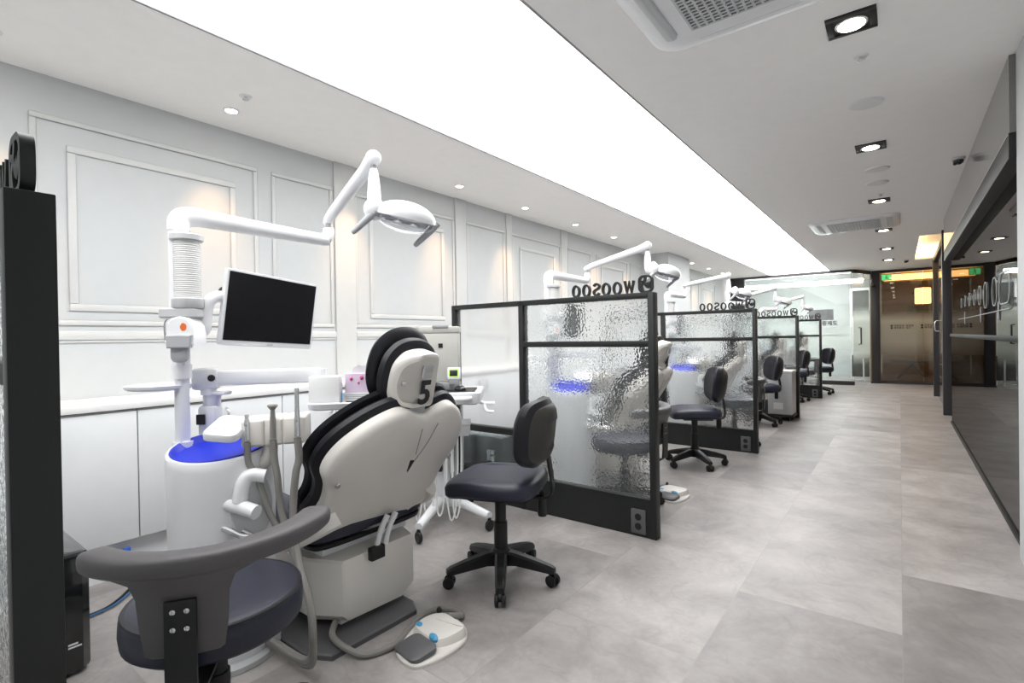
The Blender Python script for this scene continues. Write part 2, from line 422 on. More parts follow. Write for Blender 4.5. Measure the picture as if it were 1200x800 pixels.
# wall mouldings: picture frames and chair rail between flat pilasters
def frame_mould(mb, y0, y1, z0, z1, w=0.035, d=0.012):
    for lo, hi in (((y0, z0), (y1, z0 + w)), ((y0, z1 - w), (y1, z1)), ((y0, z0 + w), (y0 + w, z1 - w)), ((y1 - w, z0 + w), (y1, z1 - w))):
        mb.bx((WX, lo[0], lo[1]), (WX + d, hi[0], hi[1]), 0.007)
wides = [(-1.55, -0.35), (0.60, 1.79), (2.59, 3.79), (4.76, 5.84), (6.85, 7.95), (10.0, 11.1), (11.9, 13.0)]
narrow = [(-0.2, 0.44), (1.89, 2.39), (3.97, 4.62), (6.02, 6.68), (8.05, 8.5), (11.2, 11.75)]
k = 1
for y0, y1 in wides:
    mb = MB(); frame_mould(mb, y0, y1, 1.305, 2.43, 0.03, 0.010); frame_mould(mb, y0 + 0.15, y1 - 0.15, 1.385, 2.29, 0.04)
    struct('trim_%d' % k, mb, M['trim']); k += 1
for y0, y1 in narrow:
    mb = MB(); frame_mould(mb, y0, y1, 1.305, 2.43, 0.03, 0.010)
    struct('trim_%d' % k, mb, M['trim']); k += 1
mb = MB()
for y0, y1 in ((-3, 2.40), (2.59, 3.79), (3.97, 4.66), (4.74, 5.82), (6.0, 8.64), (9.76, 13.9)):
    mb.bx((WX, y0, 1.225), (WX + 0.02, y1, 1.275), 0.008); mb.bx((WX, y0, 1.21), (WX + 0.010, y1, 1.225), 0.003)
struct('trim_%d' % k, mb, M['trim']); k += 1
mb = MB()
for y0, y1 in ((2.40, 2.59), (3.80, 3.96), (4.65, 4.75), (5.84, 6.0)):
    mb.bx((WX, y0, 0.9), (WX + 0.018, y1, H), 0.006)
struct('trim_%d' % k, mb, M['trim']); k += 1

# ceiling light panel
t = thing('ceiling_light_panel', 'long glowing white stretch ceiling light running above the treatment bays', 'ceiling light', (-1.9, 6, H))
MB().bx((LX0 + 0.012, -2.39, H + 0.008), (LX1 - 0.012, LYE - 0.012, H + 0.03)).build('diffuser', M['panel'], t)
mb = MB()
for lo, hi in (((LX0, -2.4), (LX0 + 0.014, LYE)), ((LX1 - 0.014, -2.4), (LX1, LYE)), ((LX0, LYE - 0.014), (LX1, LYE))):
    mb.bx((lo[0], lo[1], H - 0.001), (hi[0], hi[1], H + 0.03))
mb.build('edge_frame', M['grey'], t)

# square recessed downlights of the corridor
def downlight(x, y, label):
    t = thing('recessed_downlight', label, 'downlight', (x, y, H), 'square corridor downlights')
    mb = MB(); s = 0.098
    for lo, hi in (((-s, -s), (s, -s + 0.028)), ((-s, s - 0.028), (s, s)), ((-s, -s + 0.028), (-s + 0.028, s - 0.028)), ((s - 0.028, -s + 0.028), (s, s - 0.028))):
        mb.bx((x + lo[0], y + lo[1], H - 0.008), (x + hi[0], y + hi[1], H + 0.001), 0.002)
    mb.build('frame', M['black'], t)
    mb = MB(); mb.bx((x - s + 0.02, y - s + 0.02, H - 0.004), (x + s - 0.02, y + s - 0.02, H)); mb.build('recess_plate', M['black'], t)
    MB().lathe([(0.062, -0.012), (0.066, -0.009), (0.066, -0.003)], (x, y, H)).build('reflector_ring', M['steel'], t)
    MB().lathe([(0.030, -0.016), (0.054, -0.0135), (0.056, -0.010)], (x, y, H)).build('lamp', M['spot'], t)
    return t
for i, y in enumerate((2.86, 4.85, 6.88, 8.90, 10.91, 12.6)):
    downlight(-0.167, y, ['square black downlight nearest, beside the big ceiling air conditioner',
        'second square downlight along the corridor, after the first flat speaker',
        'third square downlight, just before the farther air conditioner',
        'fourth square downlight, right after the farther air conditioner',
        'fifth square downlight along the corridor ceiling, second from the lobby',
        'sixth and last square downlight before the lobby glass'][i])
for i, y in enumerate((0.42, 1.48, 2.52, 3.54, 4.60, 5.70, 6.8, 7.9, 10.3, 11.4, 12.5)):
    x = -3.29
    t = thing('wall_washer_spot', 'small round white ceiling spot along the panelled wall, number %d from the near end' % (i + 1), 'spotlight', (x, y, H), 'small spots along the left wall')
    t['label'] = 'small round ceiling spot by the left wall, ' + ['above the black end post', 'left of the nearest lamp arm', 'behind the nearest lamp arm', 'right of the nearest operating light', 'second right of the nearest operating light', 'third right of the nearest operating light', 'just before the wall pier', 'in the corner beside the wall pier', 'first beyond the wall pier', 'second beyond the wall pier', 'last before the far glass'][i]
    MB().lathe([(0.040, -0.006), (0.046, -0.004), (0.048, 0.0)], (x, y, H)).build('ring', M['white'], t)
    MB().lathe([(0.026, -0.009), (0.034, -0.007), (0.036, -0.003)], (x, y, H)).build('lamp', M['spot2'], t)
    ld = bpy.data.lights.new('wall_spot', 'SPOT'); ld.energy = 21; ld.color = (1.0, 0.58, 0.28); ld.spot_size = math.radians(46); ld.spot_blend = 1.0; ld.shadow_soft_size = 0.03
    lo = bpy.data.objects.new('spot_light_source', ld); COL.objects.link(lo); lo.parent = t; lo.location = (0, 0, -0.02)
    lo.rotation_euler = Vector((-0.36, 0, -1)).to_track_quat('-Z', 'Y').to_euler()
for x, y, l in ((-0.156, 3.92, 'flat round ceiling speaker between the first two square downlights'),
                (-0.146, 5.55, 'nearer of two flat round ceiling speakers close together'),
                (-0.16, 6.06, 'farther of two flat round ceiling speakers close together')):
    t = thing('ceiling_speaker', l, 'speaker', (x, y, H), 'flat ceiling speakers')
    MB().lathe([(0.060, -0.010), (0.083, -0.008), (0.086, 0.0)], (x, y, H)).build('grille', M['speak'], t)
    MB().lathe([(0.086, -0.006), (0.092, -0.005), (0.094, 0.0)], (x, y, H)).build('rim', M['white'], t)
for x, y, l in ((-0.149, 3.24, 'small steel sprinkler head near the closest square downlight'),
                (-0.146, 6.57, 'small steel sprinkler head between ceiling speaker and third downlight'),
                (-3.04, 1.45, 'small steel sprinkler head beside the left wall spot')):
    t = thing('sprinkler', l, 'sprinkler', (x, y, H))
    MB().lathe([(0.030, -0.004), (0.036, 0.0)], (x, y, H), n=16).build('escutcheon', M['white'], t)
    MB().lathe([(0.008, -0.018), (0.010, -0.004)], (x, y, H), n=10).build('nozzle', M['steel'], t)
    MB().lathe([(0.018, -0.021), (0.018, -0.018)], (x, y, H), n=12).build('deflector', M['steel'], t)

# cassette air conditioners
def cassette(y0, label):
    x0, x1, y1 = -0.955, 0.02, y0 + 0.97
    cx, cy = (x0 + x1) / 2, (y0 + y1) / 2
    t = thing('cassette_air_conditioner', label, 'air conditioner', (cx, cy, H), 'ceiling air conditioners')
    w, h = x1 - x0, y1 - y0
    MB().slab(rrect(w, h, 0.13, 8), (cx, cy, H), UX, UY, [(-0.028, 0.10), (-0.026, 0.03), (-0.016, 0.006), (-0.001, 0.0)]).build('body_panel', M['white'], t)
    mb = MB(); gx, gy = 0.56, 0.62
    mb.bx((cx - gx / 2, cy - gy / 2, H - 0.0300), (cx + gx / 2, cy + gy / 2, H - 0.0285)); mb.build('intake_shadow_plate', M['black'], t)
    mb = MB(); n = 17
    for i in range(n + 1):
        q = cx - gx / 2 + gx * i / n; mb.bx((q - 0.005, cy - gy / 2, H - 0.036), (q + 0.005, cy + gy / 2, H - 0.030))
    n = 26
    for i in range(n + 1):
        q = cy - gy / 2 + gy * i / n; mb.bx((cx - gx / 2, q - 0.0055, H - 0.035), (cx + gx / 2, q + 0.0055, H - 0.030))
    mb.build('intake_grille', M['lgrey'], t)
    for sx in (-1, 1):
        q = cx + sx * 0.385
        MB().slab(rrect(0.06, 0.70, 0.029), (q, cy, H), UX, UY, [(-0.032, 0.012), (-0.030, 0.004), (-0.020, 0.0)]).build('louver', M['lgrey'], t)
        MB().bx((q - 0.03 * sx - 0.004, cy - 0.31, H - 0.0325), (q - 0.03 * sx + 0.004, cy + 0.31, H - 0.027)).build('louver_edge', M['handle'], t)
    for sy in (-1, 1):
        q = cy + sy * 0.42
        MB().slab(rrect(0.56, 0.03, 0.012), (cx, q, H), UX, UY, [(-0.029, 0.004), (-0.026, 0.0)]).build('louver', M['white'], t)
cassette(1.60, 'large white ceiling air conditioner nearest, cut by the top of the picture')
cassette(7.66, 'white ceiling air conditioner farther along the corridor')

# security cameras
def dome(x, y, label):
    t = thing('security_camera', label, 'camera', (x, y, H))
    MB().lathe([(0.040, -0.022), (0.046, -0.014), (0.046, 0.0)], (x, y, H)).build('base', M['lgrey'], t)
    MB().ball((x, y, H - 0.025), 0.036, 0.036, 0.034).build('dome', M['gloss'], t)
    MB().cyl((x - 0.01, y - 0.01, H - 0.045), (x - 0.025, y - 0.04, H - 0.056), 0.013).build('lens', M['black'], t)
dome(0.40, 5.64, 'black dome security camera on the ceiling near right glass wall')
dome(0.12, 12.9, 'small black dome camera on ceiling before the lobby glass')

# ------------------------------------------------------------------ right glass wall
GX = 0.535; GY0, GY1 = 3.72, 8.78
t = thing('mirror_glass_wall', 'dark tinted reflective glass wall along the right of the corridor', 'glass wall', (GX, 6.4, 0))
MB().bx((GX, GY0, 0.02), (GX + 0.02, GY1, 1.13)).build('lower_pane', M['mirror'], t)
MB().bx((GX + 0.004, GY0, 1.165), (GX + 0.024, GY1, 2.24)).build('upper_pane', M['mirror2'], t)
MB().bx((GX - 0.012, GY0, 1.13), (GX + 0.04, GY1, 1.165), 0.003).build('mid_rail', M['dark'], t)
MB().bx((GX - 0.014, GY0, 0), (GX + 0.03, GY1, 0.022), 0.002).build('floor_channel', M['dark'], t)
ART = t
# etched drawing on the upper pane: arched outlines, a wave, a line of dots, small characters
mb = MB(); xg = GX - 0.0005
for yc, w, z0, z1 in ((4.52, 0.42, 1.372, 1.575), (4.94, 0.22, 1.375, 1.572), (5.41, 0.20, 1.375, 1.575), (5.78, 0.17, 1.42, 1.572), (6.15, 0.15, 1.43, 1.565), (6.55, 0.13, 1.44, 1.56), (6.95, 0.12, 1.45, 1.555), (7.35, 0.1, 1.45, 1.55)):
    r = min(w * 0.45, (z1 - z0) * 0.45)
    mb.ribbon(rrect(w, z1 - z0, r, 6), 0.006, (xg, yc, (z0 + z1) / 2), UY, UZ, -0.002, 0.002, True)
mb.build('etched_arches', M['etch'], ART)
mb = MB()
mb.ribbon([(7.7, 1.332), (6.6, 1.33), (5.6, 1.331), (4.3, 1.333)], 0.006, (xg, 0, 0), UY, UZ, -0.002, 0.002)
for y in (7.0, 5.7, 4.75):
    mb.lathe([(0.022, -0.002), (0.022, 0.002)], (xg, y, 1.332), (1, 0, 0), 12, sx=1, sy=3.0)
mb.build('dotted_line', M['grey'], ART)
textmesh('small_print', '\uc784\ud50c\ub780\ud2b8\n\ubcf4\uc99d\uc81c\ub3c4', 0.030, M['ink'], (xg - 0.001, 4.25, 1.37), (0, -1, 0), UZ, 0.001, ART)
# header over the glass
t = thing('glass_header', 'grey fascia and dark rail above the right glass wall', 'fascia', (0.47, 6.4, H))
MB().bx((0.466, GY0, 2.235), (0.62, 8.66, H)).build('fascia_panel', pm('grey_fascia', (0.21, 0.205, 0.20), 0.14), t)
MB().bx((0.462, GY0, 2.10), (0.60, 8.60, 2.235), 0.004).build('dark_rail', M['dark'], t)
MB().bx((0.458, GY0, 2.218), (0.463, 8.60, 2.226)).build('bright_edge', M['steel'], t)
# side room shell behind the glass line and the doorway
struct('wall_side', MB().bx((2.4, 8.8, 0), (2.5, 19, H)), M['brown'])
struct('wall_behind_mirror', MB().bx((0.64, 3.72, 0), (2.5, 8.74, H)), M['wall'])

# ------------------------------------------------------------------ lobby doorway
t = thing('door_portal', 'dark steel door frame standing free at the end of the right glass', 'door frame', (0.55, 10.9, 0))
MB().bx((0.488, 9.50, 0), (0.625, 9.62, H), 0.003).build('post', M['darkpost'], t)
MB().bx((0.494, 12.16, 0), (0.60, 12.26, H - 0.12), 0.003).build('post', M['darkpost'], t)
MB().bx((0.502, 9.62, H - 0.16), (0.592, 12.26, H - 0.06), 0.003).build('lintel', M['darkpost'], t)
t2 = thing('glass_door_leaf', 'dark glass door leaf inside the free standing steel frame', 'glass door', (0.55, 10.9, 0))
MB().bx((0.54, 10.45, 0.03), (0.552, 12.14, H - 0.18)).build('pane', pm('smoked_glass', (0.03, 0.027, 0.025), 0.08), t2)
MB().bx((0.53, 10.40, 0.02), (0.562, 10.48, H - 0.18)).build('stile', M['black'], t2)
MB().tube([(0.535, 11.4, 1.20), (0.49, 11.4, 1.22), (0.49, 11.4, 1.36), (0.535, 11.4, 1.38)], 0.010, 8, 3).build('handle', M['steel'], t2)
mb = MB()
mb.ribbon([(10.7, 1.02), (10.5, 1.06), (10.4, 1.0)], 0.018, (0.527, 0, 0), UY, UZ, -0.003, 0.003)
mb.ribbon([(0.07 * math.cos(a) + 10.55, 0.05 * math.sin(a) + 0.9) for a in [i * PI / 8 for i in range(16)]], 0.016, (0.527, 0, 0), UY, UZ, -0.003, 0.003, True)
mb.build('silver_emblem', M['steel'], t2)
for z in (0.86, 0.66, 0.46):
    MB().bx((0.515, 10.42, z), (0.53, 10.85, z + 0.012)).build('chrome_bracket', M['steel'], t2)
# lit recess
t = thing('cove_light', 'warm glowing light cove in the ceiling over the steel door frame', 'cove light', (1, 11.4, H))
MB().bx((0.252, 9.95, H + 0.13), (0.262, 12.98, H + 0.25)).build('led_strip', M['warm'], t)
MB().bx((0.27, 12.985, H + 0.04), (2.15, 12.998, H + 0.25)).build('led_strip', M['warm'], t)
MB().bx((2.188, 9.95, H + 0.13), (2.198, 12.98, H + 0.25)).build('led_strip', M['warm'], t)

# ------------------------------------------------------------------ far end
t = thing('glass_partition_wall', 'clear glass wall across the far end of the treatment bays', 'glass wall', (-2.1, 13.95, 0))
MB().bx((-3.14, 13.945, 0.09), (-0.87, 13.957, H - 0.05)).build('pane', M['gl_far'], t)
MB().bx((-0.872, 13.94, 0.09), (-0.862, 13.962, H - 0.05)).build('edge_seal', M['grey'], t)
MB().bx((-3.48, 13.92, 0), (-3.14, 14.04, H), 0.004).build('end_post', M['darkpost'], t)
MB().bx((-3.14, 13.92, H - 0.055), (-0.85, 13.98, H)).build('head_channel', M['darkpost'], t)
MB().bx((-3.14, 13.90, 0), (-0.82, 14.0, 0.09), 0.004).build('base_channel', M['darkpost'], t)
mb = MB(); mb.bx((-1.72, 13.938, 1.50), (-1.22, 13.944, 1.75)); mb.build('photo_print', pm('grey_photo_print', (0.20, 0.21, 0.22), 0.5, var=0.6, scale=6), t)
textmesh('lettering', '\ubcf4\uc99d\uc81c\ub3c4', 0.115, M['ink'], (-1.56, 13.940, 1.385), UX, UZ, 0.002, t, bold=0.003)
mb = MB()
for z, a, b in ((1.30, -1.55, -1.1), (1.26, -1.55, -1.22), (1.22, -1.55, -1.18), (1.15, -1.55, -1.0), (1.13, -1.55, -1.0)):
    mb.bx((a, 13.940, z), (b, 13.944, z + 0.009))
mb.build('fine_print', M['grey'], t)
# angled glass door
A, B = Vector((-0.85, 13.95, 0)), Vector((-0.55, 14.66, 0)); ud = (B - A).normalized(); dn = Vector((-ud.y, ud.x, 0))
t = thing('glass_door', 'frosted glass door at an angle beside the far glass wall', 'glass door', A)
MB().slab([(0.02, 0.03), ((B - A).length - 0.02, 0.03), ((B - A).length - 0.02, H - 0.06), (0.02, H - 0.06)], A, ud, UZ, [(-0.006, 0), (0.006, 0)]).build('pane', M['gl_door'], t)
hA = A + ud * 0.18 - dn * 0.04
hA = A + ud * 0.25 + Vector((0.05, -0.02, 0))
MB().tube([hA + Vector((-0.05, 0.02, 1.31)), hA + Vector((0, 0, 1.31)), hA + Vector((0, 0, 0.93)), hA + Vector((-0.05, 0.02, 0.93))], 0.016, 8).build('pull_handle', M['darkpost'], t)
MB().box(A + (B - A) * 0.5 + UZ * (H - 0.04), ((B - A).length, 0.05, 0.08), 0.003, Euler((0, 0, math.atan2(ud.y, ud.x)))).build('head_rail', M['darkpost'], t)
MB().lathe([(0.030, 0), (0.030, 0.05)], A + ud * 0.80 + Vector((0.03, -0.015, 2.28)), (ud.y, -ud.x, 0)).build('door_closer', M['black'], t)
t = thing('steel_post', 'dark full height post between the angled glass door and lobby glass', 'post', (-0.46, 14.75, 0))
MB().bx((-0.53, 14.68, 0), (-0.36, 14.82, H), 0.004).build('shaft', M['darkpost'], t)
MB().bx((-0.55, 14.66, 0), (-0.34, 14.84, 0.03), 0.004).build('base_plate', M['black'], t)
t = thing('lobby_glass_wall', 'amber toned glass screen closing the corridor toward the lobby', 'glass wall', (0.5, 14.75, 0))
MB().bx((-0.36, 14.745, 0.07), (0.42, 14.757, H - 0.06)).build('pane', M['gl_amber'], t)
MB().bx((0.425, 14.745, 0.07), (1.28, 14.757, H - 0.06)).build('pane', M['gl_amber'], t)
MB().bx((-0.36, 14.72, 0), (2.4, 14.79, 0.07)).build('base_channel', M['darkpost'], t)
MB().bx((-0.36, 14.72, H - 0.06), (2.4, 14.79, H)).build('head_channel', M['darkpost'], t)
MB().bx((1.28, 14.70, 0.0), (1.42, 14.80, H - 0.06)).build('stile', M['darkpost'], t)
for x in (-0.17, 0.38):
    textmesh('notice_lettering', '\u25a0 \uc9c4\ub8cc\uc548\ub0b4  \uc0c1\ub2f4\uc2e4\n\u25a0 \uc608\uc57d\ubb38\uc758  \ub300\uae30', 0.052, M['ink'], (x, 14.742, 1.325), UX, UZ, 0.002, t, bold=0.001)
MB().bx((1.42, 14.745, 0.07), (2.4, 14.757, H - 0.06)).build('pane', M['gl_door'], t)
# exit sign in the lobby
t = thing('exit_sign', 'small green lit exit sign high behind the lobby glass', 'sign', (-0.25, 15.0, 2.5))
MB().bx((-0.34, 14.98, 2.42), (-0.14, 15.02, 2.57), 0.004).build('housing', M['white'], t)
MB().bx((-0.33, 14.974, 2.43), (-0.15, 14.981, 2.56)).build('sign_face', M['exit'], t)
mb = MB()
mb.ball((-0.235, 14.972, 2.535), 0.012, 0.002, 0.012, 10, 6)
mb.ribbon([(-0.245, 2.52), (-0.235, 2.49), (-0.255, 2.47), (-0.25, 2.445)], 0.012, (0, 14.972, 0), UX, UZ, -0.001, 0.001)
mb.ribbon([(-0.235, 2.49), (-0.215, 2.47), (-0.2, 2.45)], 0.010, (0, 14.972, 0), UX, UZ, -0.001, 0.001)
mb.ribbon([(-0.265, 2.50), (-0.24, 2.515), (-0.21, 2.50)], 0.008, (0, 14.972, 0), UX, UZ, -0.001, 0.001)
mb.build('running_figure', M['paper'], t)
# lobby shell and its furniture
struct('wall_far', MB().bx((-0.40, 18.0, 0), (3.0, 18.1, H)), M['brown'])
struct('wall_lobby', MB().bx((-0.56, 14.84, 0), (-0.44, 18.05, H)), M['brown'])
t = thing('lobby_cove_light', 'warm bright light cove across the lobby ceiling behind the amber glass', 'cove light', (0.6, 15.6, 2.5))
MB().bx((-0.30, 15.55, 2.46), (2.3, 15.62, 2.60)).build('led_strip', M['warm'], t)
MB().bx((-0.30, 15.62, 2.43), (2.3, 15.80, 2.62)).build('cove_box', M['brown'], t)
t = thing('pendant_lamp', 'warm glowing drum lamp hanging in the lobby behind the glass', 'lamp', (0.47, 16.4, 2.0))
MB().lathe([(0.15, 1.90), (0.16, 1.91), (0.16, 2.28), (0.15, 2.29)], (0.47, 16.4, 0)).build('shade', M['pend'], t)
MB().cyl((0.47, 16.4, 2.29), (0.47, 16.4, H), 0.008, n=8).build('cord', M['black'], t)
t = thing('wall_shelf', 'dark floating shelf on lobby wall under the drum lamp', 'shelf', (0.55, 17.9, 1.85))
MB().bx((0.15, 17.5, 1.74), (1.6, 18.0, 1.90), 0.004).build('shelf_board', M['black'], t)
MB().bx((0.15, 17.94, 1.62), (1.6, 18.0, 1.74)).build('bracket', M['black'], t)
t = thing('low_table', 'dark low table on crossed legs inside the lobby', 'table', (0.25, 16.6, 0))
MB().bx((-0.2, 16.2, 0.42), (0.75, 16.9, 0.47), 0.006).build('tabletop', M['black'], t)
for s in (-1, 1):
    MB().tube([(0.25 - 0.3 * s, 16.4, 0), (0.25 + 0.05 * s, 16.5, 0.42)], 0.018, 8).build('leg', M['black'], t)
    MB().tube([(0.25 - 0.3 * s, 16.75, 0), (0.25 + 0.05 * s, 16.65, 0.42)], 0.018, 8).build('leg', M['black'], t)
# room behind the far-left glass
struct('wall_end', MB().bx((-3.75, 17.0, 0), (-0.56, 17.1, H)), M['wall'])
struct('wall_end_left', MB().bx((-3.75, 14.04, 0), (-3.65, 17.05, H)), M['wall'])
t = thing('linear_ceiling_light', 'straight white strip light in the room behind the far glass', 'ceiling light', (-2, 15, 2.5))
MB().bx((-3.4, 14.90, 2.42), (-0.70, 15.06, 2.50)).build('tube', M['strip'], t)
MB().bx((-3.42, 14.88, 2.50), (-0.68, 15.08, 2.64), 0.003).build('housing', M['white'], t)
t = thing('tall_cupboard', 'tall white cupboard with dark panels behind the frosted angled glass door', 'cupboard', (-0.78, 16.2, 0))
MB().bx((-1.02, 15.9, 0), (-0.60, 16.5, 2.35), 0.004).build('body', M['white'], t)
MB().bx((-0.97, 15.885, 1.62), (-0.62, 15.9, 2.28), 0.003).build('window_panel', M['dark'], t)
MB().bx((-1.0, 15.885, 0.06), (-0.62, 15.9, 0.62), 0.003).build('door', M['dark'], t)
t = thing('steel_stand', 'white pole stand with star foot behind the frosted door', 'stand', (-0.70, 14.95, 0))
MB().cyl((-0.70, 14.95, 0.06), (-0.70, 14.95, 0.70), 0.018, n=10).build('pole', M['white'], t)
for a in range(4):
    d = Vector((math.cos(a * PI / 2 + 0.2), math.sin(a * PI / 2 + 0.2), 0))
    MB().tube([Vector((-0.70, 14.95, 0.07)), Vector((-0.70, 14.95, 0.035)) + d * 0.17], 0.014, 8).build('foot', M['white'], t)
MB().lathe([(0.14, 0.70), (0.15, 0.71), (0.15, 0.73)], (-0.70, 14.95, 0)).build('top', M['white'], t)

# ------------------------------------------------------------------ base cabinets along the wall
CXF, CXB = -3.157, WX
def cabinet(y0, label, group=None):
    t = thing('base_cabinet', label, 'cabinet', (CXF, y0, 0), group)
    w = 0.78
    MB().bx((CXB + 0.01, y0 + 0.002, 0.19), (CXF - 0.02, y0 + w - 0.002, 0.86)).build('body', M['cab'], t)
    MB().bx((CXB + 0.01, y0, 0.0), (CXF - 0.05, y0 + w, 0.19)).build('plinth', M['cab'], t)
    for k in (0, 1):
        a = y0 + k * w / 2 + 0.003; b = y0 + (k + 1) * w / 2 - 0.003
        d = MB().bx((CXF - 0.02, a, 0.195), (CXF, b, 0.853), 0.002).build('door', M['cab'], t)
        hy = b - 0.045 if k == 0 else a + 0.045
        MB().tube([(CXF, hy, 0.70), (CXF + 0.028, hy, 0.715), (CXF + 0.028, hy, 0.80), (CXF, hy, 0.815)], 0.007, 8, 3).build('handle', M['steel'], d)
    return t
c0 = cabinet(0.14, 'white base cabinet against the left wall beside the black end post')
for i in range(-1, 17):
    if i == 0: continue
    y = 0.14 + 0.78 * i
    if y + .78 > 13.9 or 8.0 < y + .39 < 10.2: continue
    lab = {-1: 'white base cabinet seen through the nearest end glass, left of all', 1: 'white base cabinet directly behind the nearest blue topped spittoon', 2: 'white base cabinet behind the tissue box and nearest tray',
           3: 'white base cabinet behind the beige box, before the first glass partition'}.get(i, 'white base cabinet seen only through the textured glass partitions')
    dup(c0, (0, 0.78 * i, 0), lab, group=None if i < 4 else 'cabinets behind the glass partitions')
t = thing('worktop', 'long white worktop on the base cabinets along the left wall', 'worktop', (-3.4, 5, 0.87))
for a, b in ((-2.95, 8.64), (9.76, 13.9)):
    MB().bx((CXB + 0.004, a, 0.866), (CXF + 0.012, b, 0.900), 0.003).build('slab', M['top'], t)
# ------------------------------------------------------------------ glass partitions
PX0, PX1, PMX, PY, PT, PH = -2.768, -1.141, -2.106, 2.864, 0.065, 1.457
def make_partition(label):
    t = thing('glass_partition', label, 'partition', ((PX0 + PX1) / 2, PY + PT / 2, 0), 'bay partitions')
    y0, y1, ym = PY, PY + PT, PY + PT / 2
    for x in (PX0 + 0.018, PMX, PX1 - 0.019):
        MB().bx((x - 0.018, y0, 0), (x + 0.019, y1, PH - 0.001), 0.002).build('post', M['dark'], t)
    a, b = PX0 + 0.036, PX1 - 0.037
    MB().bx((a, y0, PH - 0.034), (b, y1, PH), 0.002).build('top_rail', M['dark'], t)
    MB().bx((PMX + 0.019, y0, 1.134), (b, y1, 1.171), 0.002).build('middle_rail', M['dark'], t)
    MB().bx((a, y0, 0.505), (PMX - 0.018, y1, 0.550), 0.002).build('lower_rail', M['dark'], t)
    k = MB().bx((a, y0 + 0.006, 0.0), (b, y1 - 0.006, 0.222)).bx((a, y0 + 0.002, 0.222), (b, y1 - 0.002, 0.232), 0.001).build('kick_panel', M['dark'], t)
    g = 0.004
    MB().bx((PMX + 0.019, ym - g, 1.171), (b, ym + g, PH - 0.034)).build('upper_glass', M['gl_hammer'], t)
    MB().bx((PMX + 0.019, ym - g, 0.232), (b, ym + g, 1.134)).build('lower_glass', M['gl_hammer'], t)
    MB().bx((a, ym - g, 0.550), (PMX - 0.018, ym + g, PH - 0.034)).build('side_glass', M['gl_satin'], t)
    MB().bx((a, ym - g, 0.232), (PMX - 0.018, ym + g, 0.505)).build('foot_glass', M['gl_low'], t)
    o = MB().slab(rrect(0.092, 0.145, 0.006), (-1.253, y0 + 0.006, 0.090), UX, UZ, [(0, 0), (0.007, 0), (0.009, 0.003)]).build('power_outlet', M['foot'], t)
    mb = MB()
    for z in (0.062, 0.118):
        mb.lathe([(0.021, 0.0), (0.021, 0.0102)], (-1.253, y0 + 0.006, z), (0, -1, 0), 18)
    mb.build('socket', M['black'], o)
    # standing letters, read from the far side
    yl = ym; W_ = 0.0125
    def letter(nm, strokes):
        mb = MB()
        for pts, closed in strokes: mb.ribbon(pts, W_, (0, yl, PH), -UX, UZ, -0.010, 0.010, closed)
        return mb.build(nm, M['dark'], t)
    def ell(cx, w, h, n=22): return [(cx + w / 2 * math.cos(2 * PI * i / n), h / 2 + 0.002 + h / 2 * math.sin(2 * PI * i / n)) for i in range(n)]
    hh = 0.082
    for cx in (1.673, 1.597, 1.458, 1.383): letter('letter_o', [(ell(cx, 0.046, hh - 0.012), True)])
    s = [(0.019, 0.062), (0.008, 0.074), (-0.010, 0.073), (-0.019, 0.060), (-0.012, 0.046), (0.006, 0.038), (0.019, 0.026), (0.013, 0.010), (-0.006, 0.005), (-0.019, 0.018)]
    letter('letter_s', [([(1.525 + p.x, p.y) for p in spline([(a_, b_) for a_, b_ in s], 4, False)], False)])
    letter('letter_w', [([(1.304 + a_, b_) for a_, b_ in ((-0.029, 0.078), (-0.015, 0.006), (0, 0.066), (0.015, 0.006), (0.029, 0.078))], False)])
    lx = 1.199
    st = [([(lx + a_, 0.054 + b_) for a_, b_ in rrect(0.092, 0.098, 0.028, 6)], True)]
    st.append(([(lx + p.x, 0.054 + p.y) for p in spline([(0.044, 0.022), (0.012, 0.016), (0.002, 0.044)], 6, False)], False))
    st.append(([(lx + p.x, 0.054 + p.y) for p in spline([(0.012, 0.016), (0.030, -0.012), (0.020, -0.044)], 6, False)], False))
    st.append(([(lx + p.x, 0.054 + p.y) for p in spline([(0.012, 0.016), (-0.002, -0.010), (-0.020, -0.022), (-0.034, -0.004), (-0.042, 0.016)], 6, False)], False))
    st.append(([(lx + a_, 0.054 + b_) for a_, b_ in ((-0.004, -0.014), (-0.010, -0.004), (-0.015, -0.014), (-0.020, 0.0), (-0.025, -0.012), (-0.032, -0.004))], False))
    st = [([(lx + (x - lx) * 0.86, y * 0.94) for x, y in pts], c) for pts, c in st]
    letter('round_square_logo', st)
    return t
p1 = make_partition('first full glass partition from the camera, dark frame, mirrored letters on top')
dup(p1, (0, -2.706, 0), 'black ended partition at the left picture edge, seen end on')
dup(p1, (0, D, 0), 'second full glass partition from the camera, behind the first')
dup(p1, (0, 2 * D, 0), 'third glass partition from the camera, beside the grey cabinet on casters')
dup(p1, (0, 3 * D, 0), 'last glass partition, farthest along the row, nearest the far glass')

